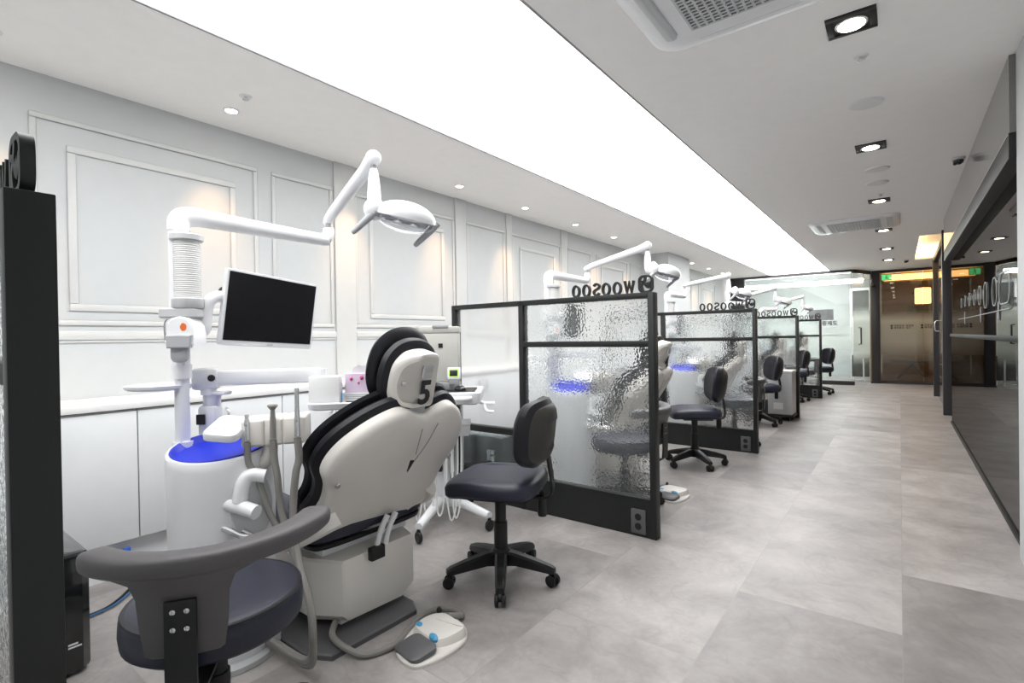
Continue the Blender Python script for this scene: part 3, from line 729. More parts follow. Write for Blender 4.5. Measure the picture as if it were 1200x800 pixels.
# ------------------------------------------------------------------ dental chair
CY = 1.41
def make_chair(label, number):
    t = thing('dental_chair', label, 'dental chair', (-2.1, CY, 0), 'dental chairs')
    MB().slab([(-2.65, 1.10), (-2.58, 1.04), (-1.80, 1.035), (-1.70, 1.09), (-1.69, 1.50), (-1.76, 1.545), (-2.58, 1.60), (-2.65, 1.55)], (0, 0, 0), UX, UY,
              [(0.0, 0.0), (0.018, 0.0), (0.024, 0.008)]).build('base_plate', M['foot'], t)
    def ring(x, y0, y1, z0, z1, c=0.03):
        return [(x, y0, z0 + c), (x, y0 + c, z0), (x, y1 - c * 2.4, z0 - 0.012), (x, y1, z0 + c), (x, y1, z1 - 0.01), (x, y1 - 0.01, z1), (x, y0 + 0.01, z1), (x, y0, z1 - 0.01)]
    MB().rings([ring(-1.797, 1.215, 1.575, 0.065, 0.300), ring(-1.80, 1.205, 1.582, 0.055, 0.305), ring(-1.94, 1.13, 1.63, 0.05, 0.31), ring(-2.42, 1.13, 1.63, 0.05, 0.31)]).build('pump_cover', M['cream'], t)
    MB().box((-2.15, CY, 0.34), (0.50, 0.46, 0.09), 0.02).box((-2.1, CY, 0.032), (0.5, 0.36, 0.03), 0.004).build('seat_frame', M['white'], t)
    seat = [(-2.86, CY), (-2.84, 1.27), (-2.76, 1.20), (-2.4, 1.165), (-2.05, 1.13), (-1.91, 1.115), (-1.845, 1.17), (-1.835, CY)]
    seat = seat + [(x, 2 * CY - y) for x, y in reversed(seat[1:-1])]
    MB().slab(spline(seat, 4), (0, 0, 0.375), UX, UY, [(0.0, 0.02), (0.012, 0.002), (0.035, -0.004), (0.06, 0.0), (0.09, 0.012), (0.105, 0.035), (0.112, 0.09)],
              warp=lambda x, y: -0.75 * max(0.0, -2.42 - x) ** 1.3).build('seat', M['leather2'], t)
    MB().slab(spline(seat, 4), (0, 0, 0.375), UX, UY, [(-0.03, 0.05), (-0.022, 0.012), (-0.004, 0.006), (0.004, 0.02)], warp=lambda x, y: -0.75 * max(0.0, -2.42 - x) ** 1.3).build('seat_shell', M['black'], t)
    # backrest
    a = math.radians(57); d = Vector((math.cos(a), 0, math.sin(a))); B = Vector((-1.90, CY + 0.03, 0.36))
    hw = [(0.0, 0.0), (0.18, 0.008), (0.285, 0.040), (0.325, 0.105), (0.305, 0.20), (0.315, 0.29), (0.350, 0.37), (0.343, 0.45), (0.305, 0.53), (0.240, 0.605), (0.175, 0.652), (0.125, 0.668), (0.070, 0.655)]
    out = hw + [(0.0, 0.632)] + [(-x, y) for x, y in reversed(hw[1:])]
    out = spline(out, 4)
    bend = lambda x, y: -0.42 * x * x
    sh = MB().slab(out, B, UY, d, [(-0.030, 0.012), (-0.028, 0.002), (0.005, 0.0), (0.020, 0.006), (0.032, 0.022), (0.040, 0.06)], bend).build('back_shell', M['cream'], t)
    MB().slab(out, B, UY, d, [(-0.092, 0.03), (-0.084, -0.006), (-0.066, -0.020), (-0.046, -0.018), (-0.032, 0.0), (-0.028, 0.03)], bend).build('back_cushion', M['leather'], t)
    MB().slab(out, B, UY, d, [(-0.150, 0.10), (-0.145, 0.04), (-0.132, -0.008), (-0.116, -0.026), (-0.102, -0.018), (-0.094, 0.01), (-0.09, 0.03)], bend).build('upper_cushion', M['leather'], t)
    n = UY.cross(d)
    mb = MB()
    for x, y in ((-0.30, 0.335), (0.30, 0.335)):
        mb.lathe([(0.012, -0.004), (0.013, 0.0), (0.010, 0.004)], B + UY * x + d * y + n * (0.036 + bend(x, y)), n, 12)
    mb.build('screw', M['steel'], sh)
    mb = MB()
    for pts in ([(-0.03, 0.60), (-0.015, 0.53), (0.0, 0.46)], [(0.05, 0.615), (0.04, 0.52), (0.02, 0.45), (0.01, 0.42)]):
        mb.tube([B + UY * x + d * y + n * 0.046 for x, y in pts], 0.0022, 6, 3)
    mb.build('thin_wire', M['grey'], sh)
    MB().slab([(0.0, 0.36), (0.012, 0.42), (-0.010, 0.425)], B, UY, d, [(0.040, 0), (0.046, 0.001)]).build('black_marker', M['black'], sh)
    # headrest
    hb = Vector((-1.533, CY, 0.922)); dh = Vector((0.25, 0, 1)).normalized(); nh = UY.cross(dh)
    ho = [(0.0, 0.0), (0.06, 0.001), (0.100, 0.012), (0.122, 0.055), (0.126, 0.11), (0.112, 0.170), (0.078, 0.208), (0.04, 0.224)]
    ho = spline(ho + [(0.0, 0.228)] + [(-x, y) for x, y in reversed(ho[1:])], 4)
    hs = MB().slab(ho, hb, UY, dh, [(-0.085, 0.01), (-0.080, 0.0), (-0.018, 0.0), (-0.006, 0.004), (-0.001, 0.012), (0.0, 0.022)], lambda x, y: -0.95 * max(0.0, abs(x) - 0.05)).build('headrest_shell', M['cream'], t)
    MB().slab(ho, hb + dh * 0.01, UY, dh, [(-0.145, 0.03), (-0.140, -0.01), (-0.120, -0.026), (-0.098, -0.020), (-0.084, 0.0), (-0.082, 0.03)]).build('headrest_cushion', M['leather'], t)
    MB().slab(ho, hb + dh * 0.03, UY, dh, [(-0.215, 0.07), (-0.210, 0.02), (-0.196, -0.025), (-0.172, -0.040), (-0.152, -0.026), (-0.142, 0.0), (-0.14, 0.03)]).build('headrest_pillow', M['leather'], t)
    MB().slab(rrect(0.050, 0.052, 0.006), hb + dh * 0.152, UY, dh, [(-0.006, 0), (0.002, 0), (0.003, 0.002)]).build('handle_recess', M['lgrey'], hs)
    MB().slab(rrect(0.038, 0.022, 0.004), hb + dh * 0.160, UY, dh, [(0.0, 0), (0.0045, 0.001)]).build('release_lever', M['beige'], hs)
    tm = textmesh('number', number, 0.135, M['ink'], hb + UY * -0.036 + dh * 0.022 + nh * 0.0015, UY, dh, 0.002, hs, bold=0.004)
    MB().lathe([(0.010, -0.01), (0.010, 0.004), (0.006, 0.006)], hb + UY * -0.088 + dh * 0.10 + nh * -0.034, (nh - UY * 0.6), 12).build('screw', M['steel'], hs)
    MB().slab(rrect(0.085, 0.14, 0.01), hb - dh * 0.03, UY, dh, [(-0.07, 0.0), (-0.03, 0.0), (-0.028, 0.003)]).build('neck_bracket', M['handle'], t)
    # levers and links
    mb = MB()
    for dy in (0.0, 0.045):
        mb.tube([(-1.79, 1.37 + dy, 0.31), (-1.80, 1.40 + dy, 0.37), (-1.80, 1.44 + dy, 0.43)], 0.013, 8, 3)
    mb.build('hinge_link', M['white'], t)
    MB().box((-1.784, 1.365, 0.295), (0.03, 0.07, 0.055), 0.004).build('hinge_block', M['black'], t)
    for s in (-1, 1):
        MB().tube([(-1.80, CY + 0.03 + s * 0.25, 0.50), (-1.85, CY + 0.01 + s * 0.30, 0.46), (-1.94, CY + s * 0.325, 0.41), (-2.05, CY + s * 0.325, 0.37)], [0.05, 0.048, 0.045, 0.04], 12, 4, squash=0.55, hint=(0, 1, 0)).build('side_arm', M['cream'], t)
    return t
bayname = ['', 'in the second bay', 'in the third bay', 'in the fourth bay', 'in the last bay']
NUM = '54321'
ch_lab = ['dental chair nearest the camera, black cushions, number 5 on its headrest',
          'dental chair in the second bay, half hidden by the first glass partition',
          'dental chair in the third bay, behind the second glass partition',
          'dental chair in the fourth bay, behind the third glass partition',
          'dental chair in the last bay, seen through the farthest partition']
for i in range(5):
    t = make_chair(ch_lab[i], NUM[i]); t.location.y += D * i

# ------------------------------------------------------------------ spittoon unit with pole
def make_unit(label):
    c = Vector((-2.10, 0.885, 0))
    t = thing('spittoon_unit', label, 'dental unit', c, 'spittoon units')
    MB().lathe([(0.165, 0.0), (0.172, 0.012), (0.178, 0.05), (0.186, 0.40), (0.192, 0.78), (0.190, 0.808), (0.184, 0.815), (0.178, 0.814), (0.165, 0.735)], c, n=40, xdir=(0.8, 0.6, 0), sx=1.0, sy=0.92).build('body', M['white'], t)
    MB().lathe([(0.10, 0.770), (0.160, 0.780), (0.177, 0.8155), (0.172, 0.817), (0.155, 0.792), (0.09, 0.784), (0.03, 0.782)], c, n=40, xdir=(0.8, 0.6, 0), sy=0.92).build('bowl', M['blue'], t)
    for ob in t.children:                      # the rim slopes toward the chair side
        for v in ob.data.vertices:
            if v.co.z > 0.7: v.co.z += (0.20 * (v.co.x * -0.606 + v.co.y * 0.795) - 0.010) * min(1, (v.co.z - 0.7) / 0.08)
    MB().lathe([(0.155, 0.001), (0.20, 0.002), (0.20, 0.022), (0.19, 0.028)], c, n=36).build('foot_ring', M['lgrey'], t)
    # oval service hatch on the front
    ax = Vector((0.86, -0.30, 0)).normalized(); ux = UZ.cross(ax)
    MB().slab(spline([(0.07 * math.cos(a), 0.13 * math.sin(a)) for a in [i * PI / 6 for i in range(12)]], 3), c + UZ * 0.60 + ax * 0.168 + ux * 0.08, ux, UZ, [(0.0, 0), (0.014, 0), (0.018, 0.004)]).build('service_hatch', M['lgrey'], t)
    # thick white filler elbow
    e = MB()
    P = lambda x, y, z: Vector((x, y, z))
    e.tube([P(-1.865, 0.935, 0.705), P(-1.895, 0.895, 0.712), P(-1.905, 0.872, 0.68), P(-1.905, 0.86, 0.62)], [0.024, 0.025, 0.026, 0.026], 14, 5)
    e.tube([P(-1.975, 0.83, 0.615), P(-1.90, 0.86, 0.605), P(-1.835, 0.885, 0.59)], [0.030, 0.026, 0.026], 14)
    e.build('filler_elbow', M['white'], t)
    e = MB()
    for dz, dx in ((0.0, 0.0), (-0.02, 0.05)):
        e.tube([P(-1.95 + dx, 0.82 + dx, 0.53 + dz), P(-1.86 + dx, 0.84 + dx, 0.515 + dz), P(-1.82 + dx, 0.86 + dx, 0.51 + dz)], [0.013, 0.010, 0.012], 10)
    e.build('water_tap', M['steel'], t)
    # control pad
    ub = (Vector((-0.30, 0.45, 0.18))).normalized(); ua = Vector((0.75, 0.62, -0.10)).normalized(); ub = (ub - ua * ub.dot(ua)).normalized()
    pc = Vector((-1.985, 0.86, 0.882))
    pd = MB().slab(rrect(0.125, 0.155, 0.03), pc, ua, ub, [(-0.018, 0.008), (-0.014, 0.0), (0.004, 0.0), (0.012, 0.004), (0.015, 0.012)]).build('control_pad', M['white'], t)
    mb = MB(); un = ua.cross(ub)
    for gx in (-0.03, 0.0, 0.03):
        for gy in (-0.03, 0.005, 0.04):
            mb.slab(rrect(0.017, 0.012, 0.004), pc + ua * gx + ub * gy, ua, ub, [(0.012, 0), (0.0165, 0.001)])
    mb.build('button', M['lgrey'], pd)
    # instrument holder
    h0, h1 = Vector((-1.955, 0.90, 0.872)), Vector((-1.812, 1.07, 0.880)); hd = (h1 - h0).normalized(); hn = Vector((hd.y, -hd.x, 0)).normalized()
    mb = MB(); L_ = (h1 - h0).length
    for f0, f1 in ((0.0, 0.36), (0.36, 0.64), (0.64, 1.0)):
        mb.slab(rrect((f1 - f0) * L_ + 0.004, 0.104, 0.012), h0 + (h1 - h0) * (f0 + f1) / 2 - UZ * 0.012, hd, UZ, [(-0.095, 0.006), (-0.09, 0), (0.022, 0.0), (0.032, 0.004), (0.036, 0.010)])
    mb.build('instrument_holder', M['cream'], t)
    MB().tube([h0 + (h1 - h0) * 0.40 - UZ * 0.02 - hn * 0.01, h0 + (h1 - h0) * 0.40 - UZ * 0.10 - hn * 0.01, h0 + (h1 - h0) * 0.22 - UZ * 0.145 - hn * 0.03, c + Vector((0.12, 0.10, 0.70))], [0.024, 0.026, 0.024, 0.022], 14, 5).build('holder_arm', M['cream'], t)
    ends = [Vector((-1.73, 0.98, 0.10)), Vector((-1.70, 1.00, 0.06)), Vector((-1.66, 1.02, 0.08))]
    spec = [(0.10, -0.03, 'l'), (0.50, 0.034, 'g'), (0.88, 0.06, 'l')]
    for i, (f, top, kind) in enumerate(spec):
        q = h0 + (h1 - h0) * f + hn * 0.036
        hs = MB().tube([q + UZ * -0.04, q - UZ * 0.12 + hd * 0.004, q * 0.75 + Vector((-1.80, 0.985, 0)) * 0.25 + UZ * (0.70 - q.z * 0.75), q * 0.45 + Vector((-1.80, 0.985, 0)) * 0.55 + UZ * (0.56 - q.z * 0.45), Vector((-1.765 + 0.012 * i, 0.985, 0.42)),
                        Vector((-1.64, 0.97, 0.28)), Vector((-1.61, 0.96, 0.17)), Vector((-1.655, 0.98, 0.06 + 0.015 * i)), Vector((-1.80 + 0.03 * i, 0.985, 0.03 + 0.01 * i)), Vector((-1.95, 0.97, 0.045 + 0.01 * i))],
                       [0.0115 + 0.001 * i] * 10, 10, 5).build('hose', M['hose'], t)
        mb = MB()
        mb.tube([q + UZ * -0.035, q + UZ * 0.03, q + UZ * (0.055 + top * 0.4)], [0.011, 0.0105, 0.008], 12)
        if kind == 'g':
            mb.tube([q + UZ * 0.07, q + UZ * 0.085, q + UZ * 0.09], [0.008, 0.019, 0.017], 12)
        else:
            mb.tube([q + UZ * 0.06, q + UZ * (0.075 + top), q + UZ * (0.085 + top)], [0.0075, 0.0085, 0.0075], 12)
            mb.tube([q + UZ * 0.02, q + UZ * 0.028 + hn * 0.03], [0.004, 0.003], 8)
        mb.build('handpiece', M['hose'] if kind == 'g' else M['steel'], hs)
    # pole
    pc = Vector((-2.272, 0.812, 0))
    mb = MB(); mb.cyl(pc + UZ * 0.79, pc + UZ * 1.06, 0.026); mb.cyl(pc + UZ * 1.06, pc + UZ * 1.115, 0.036); mb.cyl(pc + UZ * 1.115, pc + UZ * 1.22, 0.031); mb.cyl(pc + UZ * 1.22, pc + UZ * 1.655, 0.037)
    mb.cyl(pc + UZ * 0.72, pc + UZ * 0.81, 0.036)
    mb.build('pole', M['white'], t)
    MB().lathe([(0.0, 0), (0.105, 0.004), (0.118, 0.012), (0.120, 0.022), (0.108, 0.024), (0.10, 0.014), (0.0, 0.012)][1:-1], pc + Vector((-0.09, -0.045, 1.012)), n=32).build('tray_disc', M['white'], t)
    # paper cup dispenser and its ribs
    q = pc + Vector((0.042, 0.012, 0))
    prof = []
    for k in range(64):
        z = 1.355 + 0.255 * k / 63; prof.append((0.0455 if k % 2 else 0.0475, z))
    MB().lathe(prof, q, n=28).build('cup_stack', M['cup'], t)
    MB().lathe([(0.055, 1.600), (0.058, 1.603), (0.058, 1.622), (0.055, 1.625)], q, n=28).build('dispenser_cap', M['lgrey'], t)
    MB().lathe([(0.054, 1.335), (0.056, 1.338), (0.056, 1.372), (0.05, 1.376)], q, n=28).build('dispenser_collar', M['lgrey'], t)
    MB().slab(rrect(0.15, 0.11, 0.04), pc + Vector((0.02, 0, 1.315)), (0.8, 0.6, 0), (-0.6, 0.8, 0), [(-0.018, 0.006), (-0.012, 0), (0.016, 0), (0.022, 0.006)]).build('clamp_ring', M['lgrey'], t)
    ch = MB(); fa = Vector((0.8, 0.6, 0)); fn = Vector((0.6, -0.8, 0))
    ch.slab([(-0.052, 0.0), (0.052, 0.0), (0.052, 0.075), (0.035, 0.105), (0, 0.115), (-0.035, 0.105), (-0.052, 0.075)], q + UZ * 1.19 + fn * 0.02, fa, UZ, [(-0.05, 0.0), (0.03, 0.0), (0.036, 0.008)])
    chut = ch.build('cup_chute', M['white'], t)
    MB().slab([(-0.046, -0.02), (0.046, -0.02), (0.050, 0.03), (0.0, 0.034), (-0.050, 0.03)], q + UZ * 1.20 + fn * 0.05, fa, UZ, [(0, 0), (0.012, 0.0), (0.016, 0.006)]).slab(rrect(0.066, 0.07, 0.024), q + UZ * 1.16 + fn * 0.03 - fa * 0.012, fa, UZ, [(0, 0), (0.012, 0.0), (0.016, 0.006)]).build('chute_flap', M['handle'], chut)
    MB().slab(spline([(0.0, 0.0), (0.014, 0.004), (0.016, 0.022), (0.002, 0.03), (-0.008, 0.015)], 4), q + UZ * 1.247 + fn * 0.0565 + fa * 0.012, fa, UZ, [(0, 0), (0.001, 0)]).build('sticker', M['orange'], chut)
    MB().tube([pc + Vector((-0.06, -0.02, 1.30)), pc + Vector((-0.075, -0.03, 1.28)), pc + Vector((-0.072, -0.03, 1.215)), pc + Vector((-0.06, -0.025, 1.20))], 0.004, 8, 3).build('hook', M['steel'], t)
    return t
u0 = make_unit('white spittoon unit nearest the camera, blue bowl, cup dispenser on its pole')
for i in range(1, 5):
    dup(u0, (0, D * i, 0), ['', 'white spittoon unit with blue bowl seen through the first glass partition',
        'white spittoon unit in the third bay, behind the second glass partition',
        'white spittoon unit in the fourth bay, behind the third glass partition',
        'white spittoon unit in the last bay, nearest the far glass'][i])

# ------------------------------------------------------------------ operating light, posed by its joints
def make_lamp(i, elbow, tip, label, head=None):
    base = Vector((-2.272, 0.812 + D * i, 1.655))
    elbow, tip = Vector(elbow), Vector(tip)
    t = thing('operating_light', label, 'lamp', base, 'operating lights')
    z = 1.71
    e0 = Vector((elbow.x, elbow.y, z)); dr = (e0 - Vector((base.x, base.y, z))).normalized()
    MB().tube([base - UZ * 0.01, base + UZ * 0.02, Vector((base.x, base.y, z - 0.012)) + dr * 0.012, Vector((base.x, base.y, z)) + dr * 0.06, Vector((base.x, base.y, z)) + dr * 0.16,
               e0 - dr * 0.07, e0 - dr * 0.018 + UZ * 0.008, e0 + UZ * 0.04, elbow], [0.040, 0.040, 0.040, 0.039, 0.036, 0.030, 0.030, 0.029, 0.027], 16, 4).build('swing_arm', M['white'], t)
    up = (tip - elbow).normalized()
    MB().cyl(elbow - UZ * 0.005, elbow + UZ * 0.03, 0.014, n=12).cyl(tip - UZ * 0.055, tip - UZ * 0.02, 0.014, n=12).build('joint_pin', M['grey'], t)
    el = elbow + UZ * 0.042
    mb = MB(); mb.tube([el - up * 0.028, el, el + up * 0.05, tip - up * 0.08, tip, tip + up * 0.02], [0.016, 0.024, 0.026, 0.031, 0.034, 0.02], 16)
    mb.ball(tip, 0.036)
    mb.build('spring_arm', M['white'], t)
    # drop arm to the head
    hc = Vector(head) if head else tip + Vector((0.10, 0.075, -0.285))
    nk = tip + (hc - tip) * 0.0 + Vector((0.0, 0, -0.05))
    neck = Vector((hc.x - 0.065, hc.y - 0.125, hc.z + 0.03))
    MB().tube([nk, nk - UZ * 0.05, nk - UZ * 0.12, (nk - UZ * 0.17) * 0.8 + neck * 0.2, neck + UZ * 0.035 + (nk - neck) * 0.05, neck], [0.016, 0.026, 0.031, 0.030, 0.028, 0.034], 16, 4).build('drop_arm', M['white'], t)
    ua = Vector((0.30, 0.95, -0.10)).normalized(); un = (Vector((0.26, -0.10, 1)) - ua * Vector((0.26, -0.10, 1)).dot(ua)).normalized(); ub = un.cross(ua)
    rot = Matrix((ua, ub, un)).transposed()
    MB().ball(neck, 0.048, 0.048, 0.050).cyl(neck, neck - ua * 0.02 + ub * -0.07 * 0, 0.02).build('yoke_ball', M['white'], t)
    # head: shallow dome over a clear lens
    b = bmesh.new(); bmesh.ops.create_uvsphere(b, u_segments=32, v_segments=16, radius=1)
    for v in b.verts:
        if v.co.z < 0: v.co.z *= 0.12
    mb = MB(); mb._merge(b, Matrix.Translation(hc) @ rot.to_4x4() @ Matrix.Diagonal((0.145, 0.098, 0.078, 1)))
    mb.build('lamp_shell', M['white'], t)
    mb = MB()
    for k in (-0.075, 0.0, 0.075):
        mb.lathe([(0.022, -0.022), (0.034, -0.012), (0.036, -0.002)], hc + ua * k - un * 0.004, un, 18)
    mb.build('reflector', M['refl'], t)
    b = bmesh.new(); bmesh.ops.create_uvsphere(b, u_segments=32, v_segments=16, radius=1)
    for v in b.verts:
        if v.co.z > 0: v.co.z *= 0.05
    mb = MB(); mb._merge(b, Matrix.Translation(hc - un * 0.008) @ rot.to_4x4() @ Matrix.Diagonal((0.140, 0.092, 0.058, 1)))
    mb.build('lens_cover', M['gl_lens'], t)
    hd = Vector((-0.22, -0.62, -0.75)).normalized()
    hd = Vector((-0.55, -0.45, -0.66)).normalized()
    for s in (-1, 1):
        q = hc + ua * s * 0.148 - un * 0.004
        MB().tube([q - ua * s * 0.02, q + ua * s * 0.004], [0.020, 0.020], 14).tube([q - hd * 0.02, q + hd * 0.03, q + hd * 0.125, q + hd * 0.135], [0.015, 0.017, 0.012, 0.008], 14).build('grip', M['handle'], t)
    return t
make_lamp(0, (-2.316, 1.508, 1.775), (-1.905, 1.478, 2.03), 'operating light of the nearest bay, raised against the panelled wall', (-1.79, 1.565, 1.752))
make_lamp(1, (-2.27, 4.13, 1.785), (-1.74, 4.25, 1.985), 'operating light above the first glass partition, second from camera', (-1.60, 4.33, 1.735))
make_lamp(2, (-2.24, 6.70, 1.81), (-1.83, 7.25, 2.0), 'operating light over the second partition, third from camera', (-1.66, 7.30, 1.735))
make_lamp(3, (-2.02, 9.20, 1.80), (-1.70, 9.75, 1.99), 'operating light over the third partition, fourth from camera', (-1.58, 9.9, 1.74))
make_lamp(4, (-2.05, 11.85, 1.79), (-1.62, 12.2, 1.97), 'operating light of the last bay, smallest and farthest', (-1.54, 12.35, 1.72))

# ------------------------------------------------------------------ monitor on the pole
def make_monitor(label):
    c = Vector((-2.249, 1.179, 1.339)); yw, pi_, ro = 0.219, -0.109, -0.06
    n = Vector((math.cos(yw) * math.cos(pi_), math.sin(yw) * math.cos(pi_), math.sin(pi_))); a = Vector((-math.sin(yw), math.cos(yw), 0)); b = n.cross(a)
    ua = a * math.cos(ro) + b * math.sin(ro); ub = b * math.cos(ro) - a * math.sin(ro)
    base = Vector((-2.272, 0.812, 1.35))
    t = thing('monitor', label, 'monitor', base, 'monitors')
    MB().slab(rrect(0.482, 0.318, 0.008), c - ub * 0.006, ua, ub, [(-0.032, 0.02), (-0.026, 0.002), (-0.004, 0.0), (-0.001, 0.002)]).build('casing', M['white'], t)
    MB().slab(rrect(0.462, 0.286, 0.002), c, ua, ub, [(-0.003, 0), (0.0005, 0)]).build('screen', M['screen'], t)
    MB().slab(rrect(0.03, 0.007, 0.003), c - ub * 0.154, ua, ub, [(-0.003, 0), (0.0008, 0)]).build('badge', M['lgrey'], t)
    MB().slab(rrect(0.12, 0.12, 0.02), c, ua, ub, [(-0.06, 0.01), (-0.03, 0)]).build('mount_plate', M['white'], t)
    bk = c - n * 0.055
    MB().tube([base + Vector((0.02, 0.03, -0.12)), base + Vector((0.045, 0.065, -0.10)), base + Vector((0.05, 0.075, -0.02)), base + Vector((0.055, 0.09, 0.025)), base + Vector((0.04, 0.14, 0.04)), base + Vector((-0.01, 0.24, 0.03)), bk], 0.024, 14, 4).build('arm', M['white'], t)
    MB().tube([base + Vector((0.02, 0.14, 0.045)), base + Vector((0.01, 0.15, 0.075)), base + Vector((0.0, 0.20, 0.085)), base + Vector((-0.02, 0.26, 0.06))], 0.006, 8, 4).build('cable', M['black'], t)
    return t
m0 = make_monitor('black screened white monitor on the nearest pole, tilted toward the chair')
for i in range(1, 4):
    dup(m0, (0, D * i, 0), ['', 'monitor in the second bay, dark blur behind the first partition top pane', 'monitor in the third bay, dark shape behind the second partition', 'monitor in the fourth bay, behind the third partition'][i])

# ------------------------------------------------------------------ swing tray with its arm
def make_tray(label):
    o = Vector((-1.965, 1.35, 0.925)); ua = Vector((0.665, 0.747, 0)); ub = Vector((-0.747, 0.665, 0))
    t = thing('instrument_tray', label, 'tray', (-2.30, 0.93, 0.82), 'instrument trays')
    MB().slab(rrect(0.285, 0.27, 0.04), o, ua, ub, [(-0.020, 0.03), (-0.012, 0.006), (0.010, 0.0), (0.014, 0.003), (0.014, 0.012), (0.004, 0.018)]).build('tray_rim', M['white'], t)
    MB().slab(rrect(0.24, 0.225, 0.03), o, ua, ub, [(0.004, 0), (0.007, 0.003)]).build('tray_plate', M['steel'], t)
    MB().tube([o + ua * 0.11 + ub * 0.13 + UZ * 0.01, o + ua * 0.11 + ub * 0.13 + UZ * 0.035, o + ua * 0.11 - ub * 0.10 + UZ * 0.035, o + ua * 0.11 - ub * 0.10 + UZ * 0.01], 0.004, 8).build('tray_rail', M['steel'], t)
    b = MB()
    b.box((-2.295, 0.925, 0.875), (0.075, 0.07, 0.13), 0.016, Euler((0, 0, R37)))
    b.tube([(-2.295, 0.93, 0.93), (-2.29, 0.93, 0.975), (-2.285, 0.935, 1.0)], [0.032, 0.034, 0.030], 14)
    b.box((-2.27, 0.94, 0.99), (0.10, 0.06, 0.014), 0.004, Euler((0, 0, R37)))
    br = b.build('bracket', M['white'], t)
    MB().box((-2.282, 0.882, 0.885), (0.034, 0.01, 0.042), 0.002, Euler((0, 0, R37))).build('socket', M['black'], br)
    s, e = Vector((-2.285, 0.915, 1.055)), Vector((-2.02, 1.27, 1.048)); dd = (e - s).normalized()
    yaw = math.atan2(dd.y, dd.x)
    m = MB()
    m.box((s + e) / 2, ((e - s).length, 0.05, 0.062), 0.010, Euler((0, 0, yaw)))
    m.box(s + Vector((-0.005, -0.005, -0.005)), (0.10, 0.068, 0.09), 0.016, Euler((0, 0, yaw)))
    m.cyl(s + UZ * -0.07, s + UZ * 0.0, 0.03)
    ar = m.build('swing_arm', M['white'], t)
    MB().lathe([(0.014, 0), (0.014, 0.037), (0.011, 0.039)], s + dd * 0.02, (dd.y, -dd.x, 0), 14).build('pivot_cap', M['dark'], ar)
    MB().tube([e + UZ * 0.03, e - UZ * 0.06, e + Vector((0.0, 0.0, -0.10)), o + ub * 0.02 - UZ * 0.02], [0.02, 0.02, 0.014, 0.014], 12).build('tray_post', M['white'], t)
    return t
tr0 = make_tray('white rimmed steel tray holding the tissue box beside headrest number 5')
for i in range(1, 3):
    dup(tr0, (0, D * i, 0), ['', 'instrument tray on swing arm seen through the first glass partition', 'instrument tray on swing arm behind the second glass partition'][i])
# white box and tissue carton on the nearest tray
def on_tray(x, y, z=0.0): return Vector((-1.965, 1.35, 0.932 + z)) + Vector((0.665, 0.747, 0)) * x + Vector((-0.747, 0.665, 0)) * y
yt = math.atan2(0.747, 0.665)
t = thing('glove_box', 'plain white carton on the nearest tray, left of the lilac tissue box', 'box', on_tray(-0.075, -0.045))
MB().box(on_tray(-0.075, -0.045, 0.058), (0.125, 0.10, 0.115), 0.004, Euler((0, 0, yt))).build('carton', M['paper'], t)
MB().box(on_tray(-0.065, -0.045, 0.1160), (0.07, 0.04, 0.002), 0.0, Euler((0, 0, yt))).build('opening_slot', M['lgrey'], t)
t = thing('tissue_box', 'lilac printed tissue box with blue label on the nearest tray', 'tissue box', on_tray(0.065, 0.02))
MB().box(on_tray(0.062, 0.0, 0.062), (0.115, 0.09, 0.122), 0.004, Euler((0, 0, yt))).build('carton', M['lilac'], t)
MB().box(on_tray(0.045, -0.047, 0.022), (0.15, 0.004, 0.034), 0.0, Euler((0, 0, yt))).build('paper_label', M['paper'], t)
MB().box(on_tray(-0.022, -0.0495, 0.024), (0.03, 0.003, 0.033), 0.0, Euler((0, 0, yt))).build('blue_label', M['sky'], t)
mb = MB()
for x, z, s in ((0.03, 0.10, 0.007), (0.075, 0.104, 0.008), (0.062, 0.082, 0.005), (0.105, 0.085, 0.009)):
    mb.ball(on_tray(x, -0.0455, z), s, s, s * 1.2, 10, 6)
mb.build('printed_flower', M['pink'], t)
mb = MB()
for z in (0.030, 0.022, 0.014):
    mb.box(on_tray(0.055, -0.0495, z), (0.10, 0.002, 0.0022), 0, Euler((0, 0, yt)))
mb.build('text_line', M['grey'], t)
mb = MB()
for k in range(5):
    mb.slab([(-0.035, 0), (0.035, 0), (0.028, 0.03 + 0.004 * k), (0.0, 0.042 - 0.003 * k), (-0.026, 0.026)], on_tray(0.065, -0.012 + 0.006 * k, 0.118), (0.665, 0.747, 0.05 * k), (0, 0.1 * (k - 2), 1), [(0, 0), (0.0008, 0)])
mb.build('tissue', M['paper'], t)

